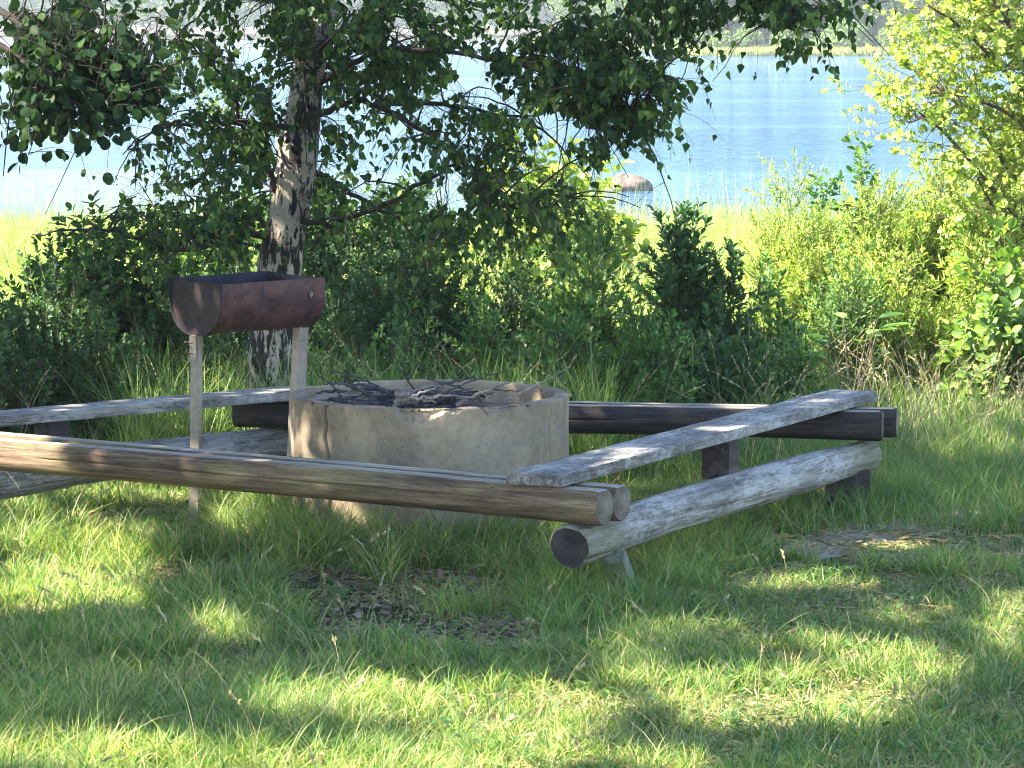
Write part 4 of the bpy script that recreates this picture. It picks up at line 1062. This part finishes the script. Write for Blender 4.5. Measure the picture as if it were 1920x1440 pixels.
# ------------------------------------------------------------------ grasses
def blades(acc, x, y, h, wd, bend, mat=0, seg=3, z=None):
    n = len(x); z = ground_z(x, y) if z is None else z
    a = R.random(n) * 2 * np.pi; f = a + R.normal(size=n) * .9 + np.pi / 2
    lean = np.stack([np.cos(a), np.sin(a)], 1); side = np.stack([np.cos(f), np.sin(f)], 1)
    base = np.stack([x, y, z - .01], 1); V = []
    lv = np.linspace(0, 1, seg + 1)
    for k, t in enumerate(lv):
        c = base.copy(); c[:, :2] += lean * (bend * h * t ** 1.8)[:, None]; c[:, 2] += h * t * (1 - .35 * np.minimum(bend, 1.4) * t)
        ww = wd * (1 - t ** 1.6) * .5 + (0 if t == 1 else wd * .05)
        if k < seg:
            L = c.copy(); L[:, :2] -= side * ww[:, None]; Rr = c.copy(); Rr[:, :2] += side * ww[:, None]; V += [L, Rr]
        else: V.append(c)
    m = len(V); V = np.stack(V, 1).reshape(-1, 3); o = np.arange(n)[:, None] * m
    q = np.concatenate([o + np.array([[2 * k, 2 * k + 1, 2 * k + 3, 2 * k + 2]]) for k in range(seg - 1)]); t_ = o + np.array([[2 * seg - 2, 2 * seg - 1, 2 * seg]])
    acc.add(V, t_, q, mat)
def scatter(n, y0, y1, extra, dens_y=0):
    y = R.uniform(y0, y1, n) if not dens_y else y0 + (y1 - y0) * R.random(n) ** dens_y
    hw = y * .1477 + extra; x = R.uniform(-1, 1, n) * hw; return x, y
def in_ring(x, y, pad=.0): return (x - RC[0]) ** 2 + (y - RC[1]) ** 2 < (RR + pad) ** 2

def seg_dist(x, y, a, b):
    a = np.array(a[:2]); b = np.array(b[:2]); d = b - a; t = np.clip(((x - a[0]) * d[0] + (y - a[1]) * d[1]) / (d @ d), 0, 1)
    return np.hypot(x - a[0] - t * d[0], y - a[1] - t * d[1])
def build_grass():
    A = Acc()
    n = 290000; x, y = scatter(n, 8.6, 19.5, .5)
    # tufted: pull blades toward tuft centres
    cx, cy = scatter(14000, 8.6, 19.5, .5); k = R.integers(0, len(cx), n); tm = R.random(n) < .55
    x = np.where(tm, cx[k] + R.normal(size=n) * .022, x); y = np.where(tm, cy[k] + R.normal(size=n) * .022, y)
    P = np.stack([x, y, np.zeros(n)], 1)
    g = fbm(x * 1.6 + 60, y * 1.6 + 60, 3)
    near = np.minimum(np.minimum(seg_dist(x, y, b0, b1), seg_dist(x, y, c0, c1)), np.hypot(x - RC[0], y - RC[1]) - RR - .02)
    near = np.minimum(near, seg_dist(x, y, FR, FL) * .8)
    tallness = np.exp(-(np.clip(near, 0, 9) / .22) ** 2)
    h = (.035 + .075 * g + .11 * tallness * sstep(.3, .6, g) + .10 * sstep(16.8, 18.6, y)) * R.uniform(.6, 1.35, n)
    left = sstep(.2, -1.2, x) * sstep(13.5, 11.0, y); h = h * (1 + .9 * left)
    ph = (R.random(n) < .05); h = np.where(ph, h * 1.6 + .03, h)
    keep = ~in_ring(x, y, .01)
    rp = ell(P, PATHS); keep &= (rp > .5 + 1.1 * fbm(x * 7, y * 7, 3)) | (R.random(n) < .14)
    rl = ell(P, LITTER); keep &= (rl > .9 + .8 * (fbm(x * 4, y * 4, 3) - .5)) | (R.random(n) < .12 * sstep(.4, .6, fbm(x * 5 + 8, y * 5, 2)) + .03)
    rt = ell(P, THIN); keep &= (rt > 1) | (R.random(n) < .3)
    keep &= R.random(n) < sstep(.22, .42, fbm(x * 2.6 + 90, y * 2.6 + 90, 4)) * .9 + .12
    pth = ell(P, [(1640, 1000, 400, 90)]); h = np.where(pth < 1, h * .6, h)
    x, y, h = x[keep], y[keep], h[keep]; n = len(x)
    blades(A, x, y, h, .0030 + .0015 * R.random(n), .35 + .9 * R.random(n), 0)
    # coarse tufts of broader, longer blades
    T_ = 5200; cx, cy = scatter(T_, 8.7, 18.5, .4); P = np.stack([cx, cy, 0 * cx], 1)
    tn = np.minimum(np.minimum(seg_dist(cx, cy, b0, b1), seg_dist(cx, cy, c0, c1)), np.minimum(np.hypot(cx - RC[0], cy - RC[1]) - RR, seg_dist(cx, cy, FR, FL) + .05))
    ht = .055 + .11 * fbm(cx * 1.1 + 4, cy * 1.1 + 9, 3) + .12 * np.exp(-(np.clip(tn, 0, 9) / .28) ** 2) + .05 * sstep(.2, -1.0, cx)
    ht = ht * np.where(ell(P, THIN[:1]) < 1.3, .35, 1)
    inr = ell(P, [(700, 1010, 330, 70), (980, 1050, 110, 60)]) < 1; ht = ht + .07 * inr
    k = (fbm(cx * 1.7 + 33, cy * 1.7 + 3, 3) > .47) | inr & (R.random(T_) < .8); k &= (ell(P, PATHS) > 1.1) & (ell(P, LITTER) > .8) & ~in_ring(cx, cy, .03) & (ell(P, [(1640, 1000, 330, 70)]) > R.random(T_))
    cx, cy, ht = cx[k], cy[k], ht[k]; m_ = 34; X = np.repeat(cx, m_) + R.normal(size=len(cx) * m_) * .028; Y = np.repeat(cy, m_) + R.normal(size=len(cx) * m_) * .028
    blades(A, X, Y, np.repeat(ht, m_) * R.uniform(.45, 1.25, len(X)), .0042 + .0028 * R.random(len(X)), .25 + 1.1 * R.random(len(X)), 0, 4)
    n = 5200; x = R.uniform(-2.6, 1.6, n); y = R.uniform(9.0, 14.2, n); k = (R.random(n) < sstep(1.2, -1.2, x) * .9 + .12) & (fbm(x * 2 + 5, y * 2 + 44, 3) > .42) & (ell(np.stack([x, y, 0 * x], 1), LITTER + PATHS) > .9); x, y = x[k], y[k]
    blades(A, x, y, R.uniform(.12, .27, len(x)), .0036 + .002 * R.random(len(x)), .4 + 1.0 * R.random(len(x)), 0, 5)
    o = A.obj('lawn_grass', M['lawn']); tag(o, 'short uneven green lawn grass in dappled shade around the benches', 'grass', kind='stuff')
    # coarser wide surroundings, mostly out of the picture
    A = Acc(); n = 60000; x = R.uniform(-8, 8, n); y = R.uniform(6, 20, n); out = np.abs(x) > y * .1477 + .4; x, y = x[out], y[out]
    blades(A, x, y, R.uniform(.05, .16, len(x)), .007 + 0 * x, .4 + .8 * R.random(len(x)), 0, 3)
    tag(A.obj('side_grass', M['lawn']), 'grass of the clearing on both sides of the benches', 'grass', kind='stuff')
    # tall grass behind the benches
    A = Acc(); n = 42000; x, y = scatter(n, 17.2, 24, .6, 1.2)
    g = fbm(x * 1.8 + 12, y * 1.8 + 12, 3); right = sstep(1.3, 2.6, x)
    keepm = (y > 17.55 - .0 * x) & (np.hypot(x + 1.3, y - 18.5) > .14) & (R.random(n) < sstep(.3, .5, g) + .25)
    # keep the frame's inside and the right lawn shorter
    h = (.20 + .42 * g) * R.uniform(.6, 1.2, n) * (1 - .35 * right) * (.45 + .55 * sstep(17.4, 18.6, y))
    x, y, h = x[keepm], y[keepm], h[keepm]
    blades(A, x, y, h, .005 + .003 * R.random(len(x)), .25 + .8 * R.random(len(x)) ** 1.5, 0, 4)
    n = 9000; x, y = R.uniform(1.2, 3.6, n), R.uniform(15.8, 18.8, n); blades(A, x, y, R.uniform(.08, .28, n), .005 + 0 * x, .3 + .8 * R.random(n), 0, 4)
    # tufts at the foot of the benches
    for (cx_, cy_, m_, hh) in ((b0[0] + .25, b0[1] + .0, 200, .26), (b1[0] + .15, b1[1] - .1, 360, .30), (b1[0] + .02, b1[1] - .35, 260, .22), (b0[0] + .5, b0[1] + .5, 180, .2), (b0[0] + .7, b0[1] + .9, 180, .18), (RC[0] - .5, RC[1] - .85, 320, .26), (RC[0] - .1, RC[1] - .95, 160, .18), (c0[0] + .3, c0[1] - .6, 160, .25), (FR[0] - .2, FR[1] + .5, 250, .22), (.2, 13.2, 200, .2), (-.2, 13.6, 260, .2)):
        x = cx_ + R.normal(size=m_) * .07; y = cy_ + R.normal(size=m_) * .07
        blades(A, x, y, hh * R.uniform(.5, 1.25, m_), .0045 + 0 * x, .3 + .9 * R.random(m_), 0, 5)
    n = 5200; x = R.uniform(-2.0, .5, n); y = R.uniform(17.5, 18.45, n); k = fbm(x * 4 + 7, y * 3, 2) > .45; x, y = x[k], y[k]
    blades(A, x, y, R.uniform(.3, .85, len(x)), .0055 + .002 * R.random(len(x)), .15 + .8 * R.random(len(x)) ** 1.5, 0, 5)
    for q in range(40):
        a = 1.5 * np.pi + R.uniform(-1.3, 1.3); rr = RR + R.uniform(.03, .22); m_ = 46
        x = RC[0] + rr * np.cos(a) + R.normal(size=m_) * .04; y = RC[1] + rr * np.sin(a) - abs(R.normal(size=m_)) * .04
        blades(A, x, y, R.uniform(.18, .34) * R.uniform(.5, 1.2, m_), .0045 + 0 * x, .3 + .9 * R.random(m_), 0, 4)
    tag(A.obj('tall_grass', M['tall']), 'tall grass growing behind and beneath the log benches', 'grass', kind='stuff')
    # marsh meadow in full sun down to the water
    A = Acc(); n = 150000; x, y = scatter(n, 24, 60, 3.0, .9); g = fbm(x * .5 + 12, y * .5 + 12, 3)
    k = (R.random(n) < 1 - sstep(44, 61, y + 6 * (vnoise(x * .6, y * .3) - .5))); x, y, g = x[k], y[k], g[k]
    blades(A, x, y, (.18 + .45 * g) * R.uniform(.6, 1.2, len(x)), .010 + .006 * R.random(len(x)), .2 + .6 * R.random(len(x)), 0, 3)
    tag(A.obj('marsh_grass', M['marsh']), 'bright yellow-green marsh grass in full sun along the lake shore', 'grass', kind='stuff')
    A = Acc(); n = 5200; x, y = scatter(n, 38, 63, .8); blades(A, x, y, R.uniform(.4, 1.35, n) * sstep(.3, .7, fbm(x * .4, y * .2)) + .1, .007 + 0 * x, .05 + .25 * R.random(n), 0, 4)
    tag(A.obj('shore_sedge', M['marsh']), 'thin upright sedge stalks standing at the water edge', 'sedge', kind='stuff')
    # dark wiry rush tufts in the lawn, and low broad-leaved weeds
    A = Acc()
    for (px, py, m_, hh) in ((955, 1340, 34, .17), (930, 1300, 20, .15), (470, 1400, 46, .16), (400, 1420, 26, .13), (1400, 1310, 22, .12), (830, 1400, 26, .13), (60, 1390, 30, .14), (1010, 1290, 14, .12), (1260, 1380, 16, .1), (1700, 1400, 18, .1), (560, 1330, 18, .12), (230, 1300, 18, .14), (1130, 1420, 20, .12)):
        c = pixz(px, py + 30, 0); x = c[0] + R.normal(size=m_) * .035; y = c[1] + R.normal(size=m_) * .035; blades(A, x, y, hh * R.uniform(.5, 1.1, m_), .0026 + 0 * x, .1 + .6 * R.random(m_), 0, 4)
    tag(A.obj('rush_tufts', M['dark_leaf']), 'dark wiry rush tufts dotted through the sunny lawn', 'rush', kind='stuff')
    A = Acc(); n = 1500; x, y = scatter(n, 9, 16.5, .1); k = (fbm(x * 2 + 70, y * 2, 3) > .5) & ~in_ring(x, y, .05); x, y = x[k], y[k]
    for q in range(5):
        a = q * 1.3 + R.random(len(x)) * .8; d = np.stack([np.cos(a), np.sin(a), .3 + .5 * R.random(len(x))], 1)
        leaves(A, np.stack([x, y, ground_z(x, y) + R.uniform(.02, .06, len(x))], 1), d, np.tile([0, 0, 1.], (len(x), 1)) + R.normal(size=(len(x), 3)) * .2, R.uniform(.015, .04, len(x)), OVAL)
    tag(A.obj('clover_weeds', M['shrub_leaf']), 'small round-leaved weeds scattered low in the lawn', 'weeds', kind='stuff')
    # dry stalks with seed heads
    A = Acc()
    def stalk(x, y, h, bend, head=True, r=.0013):
        a = R.uniform(0, 2 * np.pi) if R.random() < .5 else (0 if R.random() < .5 else np.pi) + R.normal() * .4; t = np.linspace(0, 1, 9)[:, None]; z0 = float(ground_z(x, y))
        P = np.array([x, y, z0]) + np.concatenate([np.cos(a) * bend * h * t ** 2.2, np.sin(a) * bend * h * t ** 2.2, h * (t - .25 * bend * t ** 3)], 1)
        tube(A, P, np.linspace(r, r * .5, 9), 3)
        if head:
            m = 16; u = R.uniform(.78, 1, m) * 8; i = np.minimum(u.astype(int), 7); B = P[i] + (P[i + 1] - P[i]) * (u - i)[:, None]; d = (P[i + 1] - P[i]); d /= np.linalg.norm(d, axis=1)[:, None]
            leaves(A, B, d + rdir(m) * .5, rdir(m), .012 + .010 * R.random(m), NARROW, 0, 1.2)
    for k in range(130):
        x, y = scatter(1, 9.2, 14.5, 0)
        stalk(x[0], y[0], R.uniform(.12, .30) * (1.3 if x[0] < -.3 else .8), R.uniform(.1, .9), R.random() < .5)
    for k in range(420):
        x, y = scatter(1, 17.3, 21, .3); stalk(x[0], y[0], R.uniform(.3, .75), R.uniform(.1, .7), R.random() < .7, .0018)
    for k in range(150):
        x, y = R.uniform(1.6, 3.4), R.uniform(17.5, 21.0); stalk(x, y, R.uniform(.3, .6), R.uniform(.1, .8), True, .0018)
    for px, py, D, t in ((690, 1240, 11.6, .36), (60, 1010, 12.6, .42), (20, 1010, 12.8, .45), (130, 1030, 12.7, .3), (610, 1200, 11.8, .3), (330, 1050, 13, .3), (1010, 1180, 12.6, .2), (1480, 1180, 12.4, .2)):
        p = pixz(px, py, 0); stalk(p[0], p[1], t, R.uniform(.2, .7))
    tag(A.obj('dry_grass_stalks', M['straw']), 'scattered pale dry grass stalks with seed heads', 'grass', kind='stuff')
    # dead leaves and dry thatch
    A = Acc(); n = 26000; x, y = scatter(n, 9, 16.5, .2); P = np.stack([x, y, np.zeros(n)], 1)
    rl = ell(P, LITTER); k = (rl < 1.5 * (.7 + .6 * vnoise(x * 6, y * 6))) & (R.random(n) < .9) | (R.random(n) < .05); k &= ~in_ring(x, y)
    x, y = x[k], y[k]; n = len(x); z = ground_z(x, y) + R.uniform(.004, .022, n)
    d = rdir(n); d[:, 2] *= .25; leaves(A, np.stack([x, y, z], 1), d, np.tile([0, 0, 1.], (n, 1)) + R.normal(size=(n, 3)) * .35, R.uniform(.02, .045, n), BIRCH)
    tag(A.obj('leaf_litter', M['litter']), 'patch of brown dead leaves in the grass in front of the log bench', 'leaf litter', kind='stuff')
    A = Acc(); n = 75000; x, y = scatter(n, 8.8, 17.5, .2); k = (fbm(x * 2.2 + 5, y * 2.2 + 5, 3) > .42) & ~in_ring(x, y); x, y = x[k], y[k]; n = len(x)
    d = rdir(n); d[:, 2] *= .15; leaves(A, np.stack([x, y, ground_z(x, y) + R.uniform(.003, .03, n)], 1), d, np.tile([0, 0, 1.], (n, 1)) + R.normal(size=(n, 3)) * .3, R.uniform(.03, .08, n), NARROW, 0, .3)
    tag(A.obj('dry_thatch', M['straw']), 'flattened straw-coloured dead grass between the green blades', 'dead grass', kind='stuff')
build_grass()

# ------------------------------------------------------------------ boulder in the lake, far shore
def boulder(px, py, D, rx, ry, rz, label, seed):
    c = pix(px, py, D); A = Acc(); n = 48; m = 24; V = []
    for i in range(m + 1):
        ph = math.pi / 2 * (i / m) * 1.25 - .4
        for j in range(n):
            t = 2 * np.pi * j / n; k = 1 + .3 * (float(fbm(math.cos(t) * 1.5 + seed, math.sin(t) * 1.5 + ph * 1.5 + seed, 4)) - .5)
            V.append((c[0] + rx * k * math.cos(ph) * math.cos(t), c[1] + ry * k * math.cos(ph) * math.sin(t), WATER_Z + rz * k * math.sin(ph)))
    q = [(i * n + j, i * n + (j + 1) % n, (i + 1) * n + (j + 1) % n, (i + 1) * n + j) for i in range(m) for j in range(n)]
    A.add(V, None, q); tag(A.obj('boulder', M['rock'], loc=(c[0], c[1], WATER_Z)), label, 'boulder')
boulder(1172, 360, 67, .52, .40, .31, 'reddish grey boulder rising from the water beyond the marsh grass', 3)

def far_tree_mesh(kind, seed):
    r = np.random.default_rng(seed); n = 4200
    if kind == 'round':
        lob = r.normal(size=(14, 3)) * np.array([1.5, 1.5, 1.6]) + np.array([0, 0, 5.2]); lr = r.uniform(1.0, 1.9, 14)
        k = r.integers(0, 14, n); d = r.normal(size=(n, 3)); d /= np.linalg.norm(d, axis=1)[:, None]; P = lob[k] + d * (lr[k] * r.random(n) ** .35)[:, None]
        P[:, 2] = np.maximum(P[:, 2], .6)
    elif kind == 'spruce':
        t = r.random(n) ** .8; a = r.random(n) * 2 * np.pi; tier = .75 + .35 * ((t * 13) % 1); rr = 2.2 * (1 - t) ** .9 * (1.3 - tier * .5) * np.sqrt(r.random(n)); P = np.stack([rr * np.cos(a), rr * np.sin(a), .6 + t * 11 - rr * .3], 1)
    else:
        d = r.normal(size=(n, 3)); d /= np.linalg.norm(d, axis=1)[:, None]; P = d * (r.random(n) ** .3)[:, None] * np.array([2.3, 2, 1.5]) + np.array([0, 0, 1.2]); P[:, 2] = np.abs(P[:, 2])
        P[:, 2] *= .8 + .5 * vnoise(P[:, 0] * 1.2 + seed, P[:, 1])
    A = Acc(); D = rdir(len(P)); leaves(A, P, D, rdir(len(P)) + np.array([0, 0, .7]), r.uniform(.22, .45, n), OVAL, 0, 1.4)
    T = Acc(); tube(T, np.array([[0, 0, -.3], [.05, 0, 3], [0, .1, 6.0]]), [.2, .14, .05], 7)
    return A, T
def build_far():
    meshes = {}
    for kind, mt in (('round', 'far_leaf'), ('spruce', 'far_dark'), ('bush', 'far_leaf')):
        for v in range(3 if kind != 'spruce' else 2):
            A, T = far_tree_mesh(kind, 40 + v + len(kind)); meshes.setdefault(kind, []).append((A.mesh('crown', M[mt]), T.mesh('trunk', M['twig'])))
    def place(kind, x, y, s, label, grp):
        cm, tm = meshes[kind][R.integers(0, len(meshes[kind]))]
        r = bpy.data.objects.new({'round': 'far_tree', 'spruce': 'spruce_tree', 'bush': 'shore_bush'}[kind], None); C.objects.link(r)
        r.location = (x, y, float(ground_z(x, y))); r.rotation_euler = (0, 0, R.uniform(0, 6.28)); r.scale = (s, s, s * R.uniform(.9, 1.15)); tag(r, label, 'bush' if kind == 'bush' else 'tree', grp)
        for nm, me in (('crown', cm), ('trunk', tm)):
            if kind == 'bush' and nm == 'trunk': continue
            o = bpy.data.objects.new(nm, me); C.objects.link(o); o.parent = r
    for k in range(40):
        x = 12 + k * 1.5 + R.normal() * .8; place('bush', x, float(shore_y(x)) + 5 + R.uniform(0, 5), R.uniform(.4, 1.15), 'rounded pale green bush in the front row on the opposite shore', 'bushes on the opposite shore')
    for k in range(80):
        x = 11 + (k % 20) * 2.9 + R.normal(); y = float(shore_y(x)) + 14 + 8 * (k // 20) + R.uniform(0, 4)
        place('round', x, y, R.uniform(.8, 1.25) * (1 + .25 * (k // 20)), 'broad-crowned green tree in the woods on the opposite shore', 'leafy trees on the opposite shore')
    for k in range(6):
        x = 12 + k * 9.0 + R.normal() * 1.5; place('spruce', x, float(shore_y(x)) + 22 + R.uniform(0, 9), R.uniform(.9, 1.3), 'dark pointed conifer among the leafy trees on the opposite shore', 'conifers on the opposite shore')
    # distant wood on the left, one mass
    A = Acc(); n = 60000; x = R.uniform(-190, 30, n); hh = 7 + 6 * fbm(x * .12 + 9, 0 * x, 3) ; y = 700 + R.uniform(0, 30, n); z = hh * R.random(n) ** .8 + 2.2
    k = x < 22; x, y, z = x[k], y[k], z[k]; n = len(x)
    leaves(A, np.stack([x, y, z], 1), rdir(n), rdir(n) + [0, 0, .5], R.uniform(.7, 1.3, n), OVAL, 0, 1.4)
    tag(A.obj('distant_forest', M['far_leaf']), 'hazy distant forest across the lake at the upper left', 'forest', kind='stuff')
    A = Acc(); n = 50000; x = R.uniform(2, 75, n); y = shore_y(x) + R.uniform(-2.5, 9, n); blades(A, x, y, R.uniform(.4, 1.1, n), .10 + 0 * x, .1 + .3 * R.random(n), 0, 2, z=np.maximum(ground_z(x, y), WATER_Z))
    tag(A.obj('far_reeds', M['reed']), 'strip of pale reeds along the opposite shore', 'reeds', kind='stuff')
build_far()

# ------------------------------------------------------------------ haze over the lake
def build_haze():
    A = Acc(); x0, x1, y0, y1, z0, z1 = -1750, 1750, -28, 3300, -3.8, 30.0
    A.add([(x0, y0, z0), (x1, y0, z0), (x1, y1, z0), (x0, y1, z0), (x0, y0, z1), (x1, y0, z1), (x1, y1, z1), (x0, y1, z1)], None, [(0, 3, 2, 1), (4, 5, 6, 7), (0, 1, 5, 4), (1, 2, 6, 5), (2, 3, 7, 6), (3, 0, 4, 7)])
    m = bpy.data.materials.new('haze'); m.use_nodes = True; n = m.node_tree; n.nodes.clear(); out = n.nodes.new('ShaderNodeOutputMaterial')
    v = n.nodes.new('ShaderNodeVolumePrincipled'); v.inputs['Color'].default_value = (.86, .92, 1.0, 1); v.inputs['Density'].default_value = .0003; v.inputs['Anisotropy'].default_value = .2
    n.links.new(v.outputs[0], out.inputs['Volume'])
    tag(A.obj('haze', m, smooth=False), 'thin pale summer haze over the lake', 'haze', kind='stuff')
build_haze()
